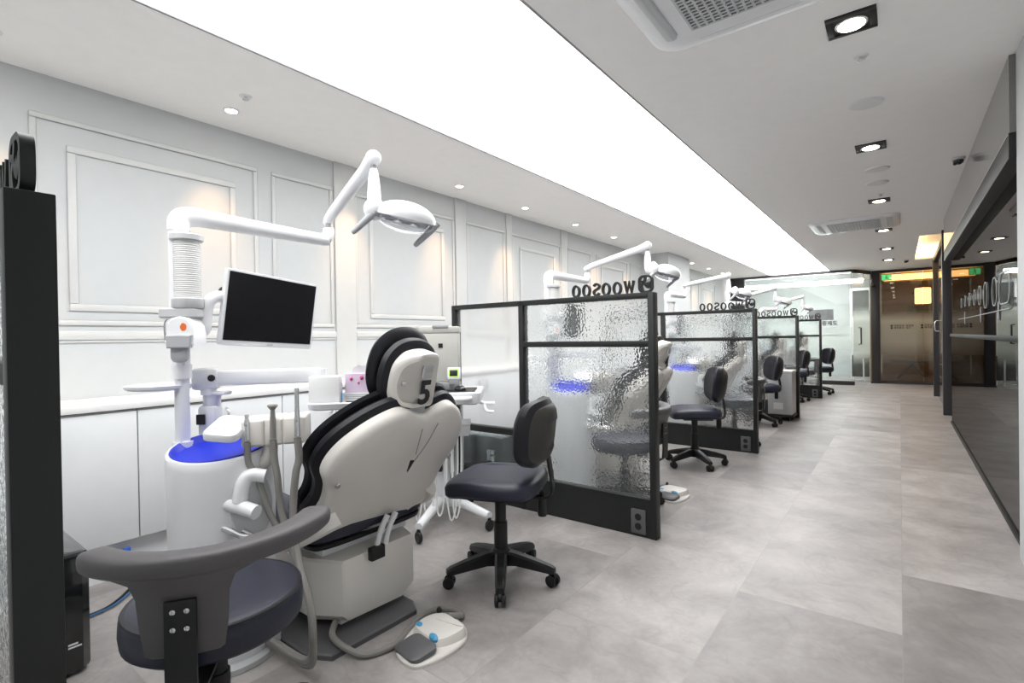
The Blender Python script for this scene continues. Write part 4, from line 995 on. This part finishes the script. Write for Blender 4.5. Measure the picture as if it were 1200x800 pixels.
# ------------------------------------------------------------------ delivery cart (local frame: x to the right, y away)
def make_cart(label):
    t = thing('delivery_cart', label, 'cart', (0, 0, 0), 'delivery carts')
    MB().slab(rrect(0.56, 0.44, 0.05), (0, 0, 0.78), UX, UY, [(0.0, 0.03), (0.01, 0.008), (0.05, 0.0), (0.075, 0.0), (0.082, 0.006), (0.082, 0.016), (0.072, 0.022)]).build('table_top', M['white'], t)
    MB().slab(rrect(0.40, 0.34, 0.015), (0.035, -0.015, 0.852), UX, UY, [(0.0, 0), (0.006, 0.0), (0.008, 0.002)]).build('mat', M['black'], t)
    MB().tube([(-0.22, -0.215, 0.825), (-0.16, -0.245, 0.822), (0.14, -0.245, 0.822), (0.22, -0.215, 0.825)], 0.014, 10, 4).build('front_rail', M['white'], t)
    h = MB(); h.tube([(0.27, -0.13, 0.79), (0.30, -0.14, 0.785), (0.37, -0.16, 0.785)], 0.011, 10, 3); h.tube([(0.30, -0.16, 0.78), (0.315, -0.18, 0.74), (0.365, -0.20, 0.735)], 0.010, 10, 3)
    h.build('side_handle', M['white'], t)
    c = MB(); c.box((-0.02, 0.06, 0.45), (0.12, 0.12, 0.68), 0.015); c.build('column', M['white'], t)
    c = MB(); c.box((0.13, -0.05, 0.60), (0.13, 0.10, 0.07), 0.010); hb = c.build('hose_block', M['lgrey'], t)
    MB().box((0.14, -0.06, 0.652), (0.13, 0.07, 0.035), 0.008).build('block_cap', M['white'], hb)
    MB().box((-0.02, -0.02, 0.46), (0.05, 0.05, 0.28), 0.004).build('dark_duct', M['black'], t)
    for x in (0.06, 0.10, 0.145):
        MB().tube([(x, -0.07, 0.78), (x + 0.003, -0.075, 0.60), (x, -0.07, 0.33), (x + 0.012, -0.07, 0.25)], 0.007, 8, 4).build('hanging_rod', M['steel'], t)
    for k, x in enumerate((-0.16, -0.10, -0.02, 0.05, 0.085)):
        w = 0.05 + 0.012 * (k % 2)
        MB().tube([(x, -0.12, 0.76), (x, -0.135, 0.50), (x + 0.004, -0.16, 0.17), (x + w / 2, -0.18, 0.045 + 0.015 * (k % 3)), (x + w, -0.16, 0.16), (x + w + 0.006, -0.10, 0.45), (x + w, -0.06, 0.74)], 0.0055, 8, 5).build('hanging_hose', M['whose'], t)
    b = MB(); b.box((0, 0.06, 0.105), (0.24, 0.16, 0.06), 0.02); b.build('base', M['lgrey'], t)
    if True:
        for s, (ex, ey) in ((1, (-0.085, -0.42)), (-1, (0.325, -0.245)), (1, (0.16, 0.30)), (-1, (-0.26, 0.16))):
            e = Vector((ex, ey, 0.082))
            lg = MB().tube([(ex * 0.25, 0.05 + ey * 0.15, 0.115), (ex * 0.6, 0.03 + ey * 0.55, 0.105), e + Vector((0, 0, 0.012))], [0.034, 0.030, 0.024], 12, 4).build('leg', M['white'], t)
            MB().lathe([(0.030, -0.012), (0.034, -0.009), (0.034, 0.009), (0.030, 0.012)], e + Vector((0, 0, -0.047)), (0.8, 0.6 * s, 0), 16).box(e + Vector((0, 0, -0.018)), (0.022, 0.022, 0.035), 0.003).build('caster', M['black'], lg)
    return t
k0 = make_cart('white delivery cart with black mat and hanging hoses, beside the first partition')
cart_loc, cart_rot = Vector((-2.45, 2.42, 0)), R37
k0.location = cart_loc; k0.rotation_euler.z = cart_rot
dup(k0, (0, D, 0), 'delivery cart in the second bay, behind the first glass partition')
def on_cart(x, y, z): 
    v = Matrix.Rotation(cart_rot, 3, 'Z') @ Vector((x, y, 0)); return cart_loc + v + UZ * z
# beige equipment case standing on the cart
t = thing('equipment_case', 'beige upright equipment case with grey carry handle on the delivery cart', 'machine', on_cart(0, 0, 0))
for f in (1,):
    q = Euler((0, 0, cart_rot))
    MB().box(on_cart(-0.015, 0.10, 1.075), (0.265, 0.15, 0.33), 0.008, q).build('casing', M['beige'], t)
    MB().box(on_cart(-0.015, 0.10, 1.262), (0.272, 0.156, 0.045), 0.008, q).build('lid', M['beige'], t)
    MB().box(on_cart(0.0, 0.04, 1.282), (0.11, 0.05, 0.022), 0.008, q).build('carry_handle', M['grey'], t)
    MB().box(on_cart(0.0, 0.0235, 1.155), (0.030, 0.003, 0.030), 0, q).build('emblem', M['dark'], t)
    MB().box(on_cart(-0.005, 0.06, 0.885), (0.25, 0.20, 0.05), 0.008, q).build('foot', M['grey'], t)
t = thing('handset_display', 'small white device with green rimmed display, on the delivery cart', 'device', on_cart(0.045, -0.03, 0.86))
q = Euler((-0.2, 0, cart_rot))
MB().box(on_cart(0.092, -0.02, 0.968), (0.090, 0.030, 0.085), 0.012, q).build('housing', M['white'], t)
MB().box(on_cart(0.092, -0.032, 0.972), (0.066, 0.012, 0.054), 0.004, q).build('lit_rim', M['green'], t)
MB().box(on_cart(0.092, -0.036, 0.972), (0.052, 0.010, 0.040), 0.003, q).build('display', M['dark'], t)
MB().box(on_cart(0.092, -0.01, 0.90), (0.07, 0.06, 0.075), 0.006, Euler((0, 0, cart_rot))).build('stand', M['grey'], t)
t = thing('computer_mouse', 'black computer mouse on the black mat of the delivery cart', 'mouse', on_cart(0.13, -0.08, 0.86))
b = MB(); b.ball(on_cart(0.135, -0.05, 0.868), 0.032, 0.052, 0.026, 18, 12, Euler((0, 0, cart_rot + 0.7))); b.build('shell', M['gloss'], t)
b = MB(); b.ball(on_cart(0.142, -0.062, 0.892), 0.006, 0.012, 0.006, 10, 6); b.build('scroll_wheel', M['handle'], t)

# ------------------------------------------------------------------ stools
def star_base(t, r, zc, mat, leg_name='leg', cast=M['black'], a0=0.3):
    MB().lathe([(0.040, 0.075), (0.050, 0.085), (0.050, 0.145), (0.036, 0.16)], (0, 0, 0), n=20).build('hub', mat, t)
    for k in range(5):
        a = a0 + 2 * PI * k / 5; d = Vector((math.cos(a), math.sin(a), 0)); sd = Vector((-d.y, d.x, 0))
        rings = []
        for f, w, z0, z1 in ((0.03, 0.030, 0.080, 0.150), (0.30 * r, 0.029, 0.086, 0.142), (0.65 * r, 0.026, 0.074, 0.120), (0.93 * r, 0.022, 0.064, 0.098), (r, 0.018, 0.062, 0.088)):
            c = d * f
            rings.append([c + sd * w + UZ * z0, c + sd * w + UZ * (z1 - 0.010), c + sd * w * 0.6 + UZ * z1, c - sd * w * 0.6 + UZ * z1, c - sd * w + UZ * (z1 - 0.010), c - sd * w + UZ * z0])
        lg = MB().rings(rings).build(leg_name, mat, t)
        e = d * (r - 0.012); ax = (sd + d * 0.5 * math.sin(k * 2.1)).normalized()
        mb = MB()
        for s in (-1, 1):
            mb.lathe([(0.020, -0.009), (0.028, -0.007), (0.028, 0.007), (0.020, 0.009)], e + ax * s * 0.017 + UZ * 0.028, ax, 16)
        mb.lathe([(0.020, -0.008), (0.022, 0.008)], e + UZ * 0.044, ax, 14)
        mb.cyl(e + UZ * 0.03, e + UZ * 0.075, 0.009, n=10)
        mb.build('caster', cast, lg)
def make_task_stool(label):
    t = thing('task_stool', label, 'stool', (0, 0, 0), 'black backrest stools')
    star_base(t, 0.275, 0.1, M['black'])
    MB().cyl((0, 0, 0.12), (0, 0, 0.29), 0.034).cyl((0, 0, 0.29), (0, 0, 0.44), 0.028).build('column', M['black'], t)
    MB().box((0, 0.02, 0.435), (0.16, 0.26, 0.035), 0.006).build('mechanism', M['black'], t)
    MB().lathe([(0.020, 0), (0.023, 0.01), (0.023, 0.085), (0.018, 0.09)], (0.0, 0.215, 0.335), (0, 0, 1), 18).cyl((0, 0.215, 0.42), (0, 0.215, 0.45), 0.01, n=10).build('adjust_knob', M['black'], t)
    o = spline([(-0.20, -0.20), (-0.10, -0.232), (0.10, -0.232), (0.20, -0.20), (0.225, -0.08), (0.225, 0.09), (0.20, 0.185), (0.10, 0.215), (-0.10, 0.215), (-0.20, 0.185), (-0.225, 0.09), (-0.225, -0.08)], 5)
    MB().slab(o, (0, 0, 0.455), UX, UY, [(0.0, 0.05), (0.004, 0.012), (0.018, 0.0), (0.050, -0.002), (0.068, 0.008), (0.077, 0.024), (0.082, 0.055), (0.083, 0.08)], warp=lambda x, y: -0.12 * max(0.0, -0.10 - y) - 0.06 * x * x).build('seat', M['leather2'], t)
    MB().slab(o, (0, 0, 0.447), UX, UY, [(0.0, 0.03), (0.006, 0.012), (0.012, 0.02)]).build('seat_pan', M['black'], t)
    # J bar behind
    MB().slab([(0, 0)] and rrect(0.05, 0.012, 0.004), (0, 0, 0), UX, UZ, [(0, 0), (0.001, 0)]) if False else None
    bar = MB()
    pts = spline([(0, 0.10, 0.432), (0, 0.22, 0.428), (0, 0.265, 0.455), (0, 0.262, 0.54), (0, 0.245, 0.66), (0, 0.262, 0.74)], 5, False)
    rings = []
    for i, p in enumerate(pts):
        tg = (pts[min(i + 1, len(pts) - 1)] - pts[max(i - 1, 0)]).normalized(); nn = UX.cross(tg)
        rings.append([p + UX * 0.024 + nn * 0.006, p - UX * 0.024 + nn * 0.006, p - UX * 0.024 - nn * 0.006, p + UX * 0.024 - nn * 0.006])
    bar.rings(rings).build('back_bar', M['black'], t)
    bo = spline([(0.0, -0.155), (0.10, -0.148), (0.165, -0.10), (0.188, 0.0), (0.178, 0.085), (0.13, 0.148), (0.0, 0.165), (-0.13, 0.148), (-0.178, 0.085), (-0.188, 0.0), (-0.165, -0.10), (-0.10, -0.148)], 5)
    # backrest: front faces -y
    cv = lambda x, y: 2.3 * x * x + 0.9 * y * y - 0.05 * y
    bu = Vector((0, 0.10, 1)).normalized()
    br = MB().slab(bo, (0, 0.235, 0.737), UX, bu, [(-0.030, 0.02), (-0.018, -0.004), (0.012, -0.006), (0.034, 0.006), (0.046, 0.026), (0.052, 0.07)], warp=cv).build('backrest', M['leather'], t)
    MB().slab(bo, (0, 0.235, 0.737), UX, bu, [(-0.052, 0.09), (-0.048, 0.045), (-0.036, 0.022), (-0.024, 0.016), (-0.02, 0.03)], warp=cv).build('back_shell', pm('brown_black_shell', (0.030, 0.028, 0.024), 0.5), br)
    return t
s0 = make_task_stool('black stool with padded backrest nearest the camera, before the first partition')
s0.location = (-1.59, 1.97, 0); s0.rotation_euler.z = math.radians(-70)
dup(s0, (0.07, 2.80, 0), 'black backrest stool in the second bay, right of the first partition post', 0.15)
dup(s0, (0.10, 5.42, 0), 'black backrest stool in the third bay beside the grey cabinet', 0.25)
dup(s0, (0.06, 8.25, 0), 'black backrest stool in the fourth bay, behind the third partition', 0.1)
dup(s0, (0.30, 9.79, 0), 'black backrest stool farthest away, by the far glass wall', 0.2)

def make_arm_stool(label):
    t = thing('arm_stool', label, 'stool', (0, 0, 0), 'assistant stools with curved arm')
    star_base(t, 0.27, 0.1, M['black'], a0=0.9)
    MB().cyl((0, 0, 0.12), (0, 0, 0.27), 0.030).cyl((0, 0, 0.27), (0, 0, 0.42), 0.024).box((0, 0, 0.40), (0.2, 0.16, 0.03), 0.005).build('column', M['black'], t)
    MB().lathe([(0.17, 0.400), (0.205, 0.404), (0.222, 0.418), (0.226, 0.450), (0.224, 0.478), (0.214, 0.494), (0.19, 0.502), (0.12, 0.506), (0.05, 0.507)], (0, 0, 0), n=44).build('seat', M['leather2'], t)
    MB().lathe([(0.218, 0.488), (0.2225, 0.4905), (0.2195, 0.495), (0.214, 0.4955)], (0, 0, 0), n=44).build('piping', M['leather'], t)
    # curved arm, swept about the seat; angle 0 = support
    rings = []; N = 40
    for i in range(N + 1):
        f = i / N; a = math.radians(-53 + 133 * f); r = 0.282
        if f < 0.5: e = min(1, f / 0.06)
        else: e = min(1, (1 - f) / 0.05)
        e = math.sqrt(max(0.03, 1 - (1 - e) ** 2))
        hw = (0.036 + 0.006 * max(0, (f - 0.5) * 2)) * (0.35 + 0.65 * e); hh = 0.027 * (0.3 + 0.7 * e)
        z = 0.693 + 0.012 * max(0, f - 0.5) * 2
        rad = Vector((math.cos(a), math.sin(a), 0)); c = rad * r + UZ * z
        rings.append([c + rad * hw * (abs(math.cos(q)) ** 0.6) * (1 if math.cos(q) >= 0 else -1) + UZ * hh * (abs(math.sin(q)) ** 0.6) * (1 if math.sin(q) >= 0 else -1) for q in [2 * PI * k / 16 for k in range(16)]])
    MB().rings(rings).build('curved_arm', M['pu'], t)
    rings = []
    for z, aw, r, th in ((0.475, 15, 0.262, 0.012), (0.485, 17, 0.262, 0.020), (0.55, 18.5, 0.264, 0.024), (0.62, 19, 0.268, 0.026), (0.655, 21, 0.274, 0.028), (0.672, 28, 0.282, 0.030), (0.685, 36, 0.285, 0.030)):
        ring = []
        n = 10
        for k in range(n + 1):
            a = math.radians(-aw + 2 * aw * k / n); ring.append(Vector((math.cos(a) * (r + th), math.sin(a) * (r + th), z)))
        for k in range(n, -1, -1):
            a = math.radians(-aw + 2 * aw * k / n); ring.append(Vector((math.cos(a) * (r - th), math.sin(a) * (r - th), z)))
        rings.append(ring)
    MB().rings(rings).build('back_support', M['pu'], t)
    pl = MB()
    prof = [(0.296, 0.618), (0.297, 0.45), (0.292, 0.39), (0.265, 0.375), (0.12, 0.375)]
    rings = []
    for i, (r, z) in enumerate(prof):
        w = 0.032
        q = (0.010, 0) if i < 3 else ((0.005, -0.010) if i == 3 else (0, -0.010))
        rings.append([Vector((r, -w, z)), Vector((r, w, z)), Vector((r + q[0], w, z + q[1])), Vector((r + q[0], -w, z + q[1]))])
    bk = pl.rings(rings).build('bracket', M['dark'], t)
    mb = MB()
    for yy in (-0.014, 0.014):
        for zz in (0.595, 0.555):
            mb.lathe([(0.006, 0.0), (0.006, 0.002), (0.003, 0.003)], (0.307, yy, zz), (1, 0, 0), 10)
    mb.build('bolt', M['steel'], bk)
    return t
a0 = make_arm_stool('dark round stool with grey curved armrest in the front left corner')
a0.location = (-1.545, 0.63, 0); a0.rotation_euler.z = math.radians(-36)
dup(a0, (0.0, D + 0.02, 0), 'round armrest stool seen through the first glass partition', 0.55)
dup(a0, (0.08, 2 * D, 0), 'round armrest stool in the third bay, behind the second partition', 0.7)
dup(a0, (0.05, 3 * D, 0), 'round armrest stool in the fourth bay, behind the third partition', 0.6)
dup(a0, (0.04, 4 * D - 0.07, 0), 'round armrest stool in the last bay, behind the farthest partition', 0.5)

# ------------------------------------------------------------------ foot control
def make_pedal(label):
    t = thing('foot_control', label, 'foot pedal', (-1.48, 1.40, 0), 'foot controls')
    MB().slab(spline([(-1.555, 1.27), (-1.47, 1.235), (-1.40, 1.25), (-1.365, 1.36), (-1.375, 1.475), (-1.45, 1.545), (-1.54, 1.55), (-1.60, 1.46), (-1.60, 1.36)], 4), (0, 0, 0), UX, UY, [(0, 0.0), (0.010, 0.0), (0.014, 0.004)]).build('base_plate', M['cream'], t)
    MB().slab(rrect(0.150, 0.115, 0.03), (-1.478, 1.305, 0.014), (0.98, -0.15, 0.03), (0.15, 0.98, 0.10), [(0.0, 0.0), (0.016, 0.0), (0.022, 0.010)]).build('pedal', M['foot'], t)
    MB().slab(spline([(-0.11, -0.06), (-0.03, -0.085), (0.05, -0.08), (0.085, -0.02), (0.085, 0.05), (0.0, 0.075), (-0.07, 0.075), (-0.115, 0.02)], 5), (-1.475, 1.445, 0.014), UX, UY, [(0.0, 0.0), (0.018, 0.004), (0.030, 0.012), (0.036, 0.035)], warp=lambda x, y: 0.07 * y).build('cover', M['cream'], t)
    for x, y in ((-1.560, 1.405), (-1.455, 1.380)):
        MB().lathe([(0.022, 0.0), (0.020, 0.012), (0.012, 0.018)], (x, y, 0.030), (-0.1, -0.45, 0.85), 14, sx=1.3, sy=0.7).build('blue_button', M['bluebtn'], t)
    MB().lathe([(0.010, 0), (0.012, 0.01), (0.006, 0.022)], (-1.56, 1.51, 0.045), n=12).build('knob', M['dark'], t)
    pts = [(-1.53, 1.53), (-1.50, 1.585), (-1.57, 1.605), (-1.63, 1.56), (-1.640, 1.48), (-1.606, 1.38), (-1.575, 1.279), (-1.612, 1.177), (-1.69, 1.135), (-1.79, 1.15), (-1.86, 1.22)]
    zs = [0.03, 0.018, 0.013, 0.013, 0.013, 0.013, 0.013, 0.013, 0.035, 0.042, 0.055]
    MB().tube([(x, y, z) for (x, y), z in zip(pts, zs)], 0.0125, 10, 6).build('hose', M['hose'], t)
    return t
f0 = make_pedal('white foot control with blue buttons on the floor by chair number 5')
dup(f0, (0.12, 2.33, 0), 'white foot control peeking out beyond the first partition post')

# ------------------------------------------------------------------ black boxes beside the partitions
def make_box(label):
    t = thing('black_equipment_box', label, 'equipment box', (-2.6, 0.42, 0), 'black boxes beside partitions')
    MB().slab([(-2.85, 0.30), (-2.345, 0.30), (-2.345, 0.515), (-2.37, 0.54), (-2.82, 0.54), (-2.85, 0.515)], (0, 0, 0.015), UX, UY, [(0.0, 0.004), (0.01, 0.0), (0.41, 0.0), (0.425, 0.006), (0.430, 0.02)]).build('casing', M['gloss'], t)
    MB().bx((-2.82, 0.305, 0.0), (-2.38, 0.53, 0.016)).build('plinth', M['black'], t)
    lab = MB()
    lab.bx((-2.3452, 0.435, 0.105), (-2.344, 0.465, 0.120)).bx((-2.3452, 0.472, 0.104), (-2.344, 0.510, 0.110)).bx((-2.3452, 0.472, 0.115), (-2.344, 0.50, 0.121)).build('white_print', M['paper'], t)
    MB().bx((-2.3452, 0.415, 0.10), (-2.344, 0.428, 0.122)).build('red_print', M['redink'], t)
    mb = MB()
    mb.bx((-2.50, 0.2985, 0.26), (-2.47, 0.300, 0.345)).bx((-2.46, 0.2985, 0.26), (-2.43, 0.300, 0.30)).bx((-2.46, 0.2985, 0.31), (-2.43, 0.300, 0.345))
    mb.build('back_label', M['paper'], t)
    return t
b0 = make_box('glossy black box on the floor beside the black end post at far left'); b0.location.x -= 0.04
dup(b0, (0, D + 0.03, 0), 'black box behind the foot glass of the first partition')
t = thing('floor_cable', 'black and blue cables lying on the floor beside the black box', 'cable', (-2.9, 0.7, 0))
pts = [(-2.80, 0.52), (-2.844, 0.625), (-2.87, 0.71), (-2.96, 0.80), (-3.05, 0.85), (-3.15, 0.83)]
MB().tube([(x, y, 0.008) for x, y in pts] + [(-3.18, 0.84, 0.06), (-3.17, 0.86, 0.12)], 0.006, 8, 6).build('black_cable', M['black'], t)
MB().tube([(x + 0.012, y + 0.014, 0.010) for x, y in pts], 0.005, 8, 6).build('blue_cable', pm('blue_cable_skin', (0.03, 0.12, 0.28), 0.5), t)
MB().box((-3.165, 0.865, 0.13), (0.02, 0.03, 0.05), 0.003).build('blue_plug', pm('blue_plug_skin', (0.03, 0.12, 0.55), 0.4), t)
# grey cabinet on casters at the third partition
t = thing('rolling_cabinet', 'grey rolling cabinet with white sticker beside the third partition post', 'cabinet', (-1.32, 7.97, 0))
MB().bx((-1.47, 7.80, 0.09), (-1.17, 8.14, 0.66), 0.006).build('body', M['lgrey'], t)
MB().bx((-1.475, 7.795, 0.66), (-1.165, 8.145, 0.69), 0.004).build('top', M['cream'], t)
MB().bx((-1.48, 7.79, 0.05), (-1.16, 8.15, 0.09), 0.004).build('base', M['dark'], t)
MB().bx((-1.40, 7.797, 0.16), (-1.28, 7.7995, 0.25)).build('sticker', M['paper'], t)
for x in (-1.44, -1.20):
    for y in (7.83, 8.11):
        MB().lathe([(0.022, -0.01), (0.026, -0.008), (0.026, 0.008), (0.022, 0.01)], (x, y, 0.027), (1, 0, 0), 14).build('caster', M['black'], t)

# ------------------------------------------------------------------ camera, world, exposure
cam = bpy.data.cameras.new('camera'); co = bpy.data.objects.new('camera', cam); COL.objects.link(co)
F = Vector((-0.60596, 0.79546, -0.00707)); Rv = Vector((0.79545, 0.60582, -0.01561)); Uv = Vector((0.00813, 0.01508, 0.99985))
mw = Matrix((Rv.normalized(), Uv.normalized(), (-F).normalized())).transposed().to_4x4(); mw.translation = Vector((0, 0, 1.2))
co.matrix_world = mw
cam.sensor_width = 36.0; cam.sensor_fit = 'HORIZONTAL'; cam.lens = 596.45 / 1200 * 36; cam.clip_start = 0.02
sc.camera = co
w = bpy.data.worlds.new('world'); sc.world = w; w.use_nodes = True
w.node_tree.nodes['Background'].inputs[0].default_value = (0.8, 0.85, 0.9, 1); w.node_tree.nodes['Background'].inputs[1].default_value = 0.3
vs = sc.view_settings
vs.view_transform = 'Standard'; vs.look = 'None'; vs.gamma = 1.0; vs.use_curve_mapping = False; vs.exposure = 0.63
sc.cycles.use_denoising = True
sc.cycles.max_bounces = 14; sc.cycles.diffuse_bounces = 6; sc.cycles.glossy_bounces = 6; sc.cycles.transmission_bounces = 12; sc.cycles.transparent_max_bounces = 16
sc.cycles.sample_clamp_indirect = 8.0
sc.cycles.caustics_refractive = True; sc.cycles.caustics_reflective = True
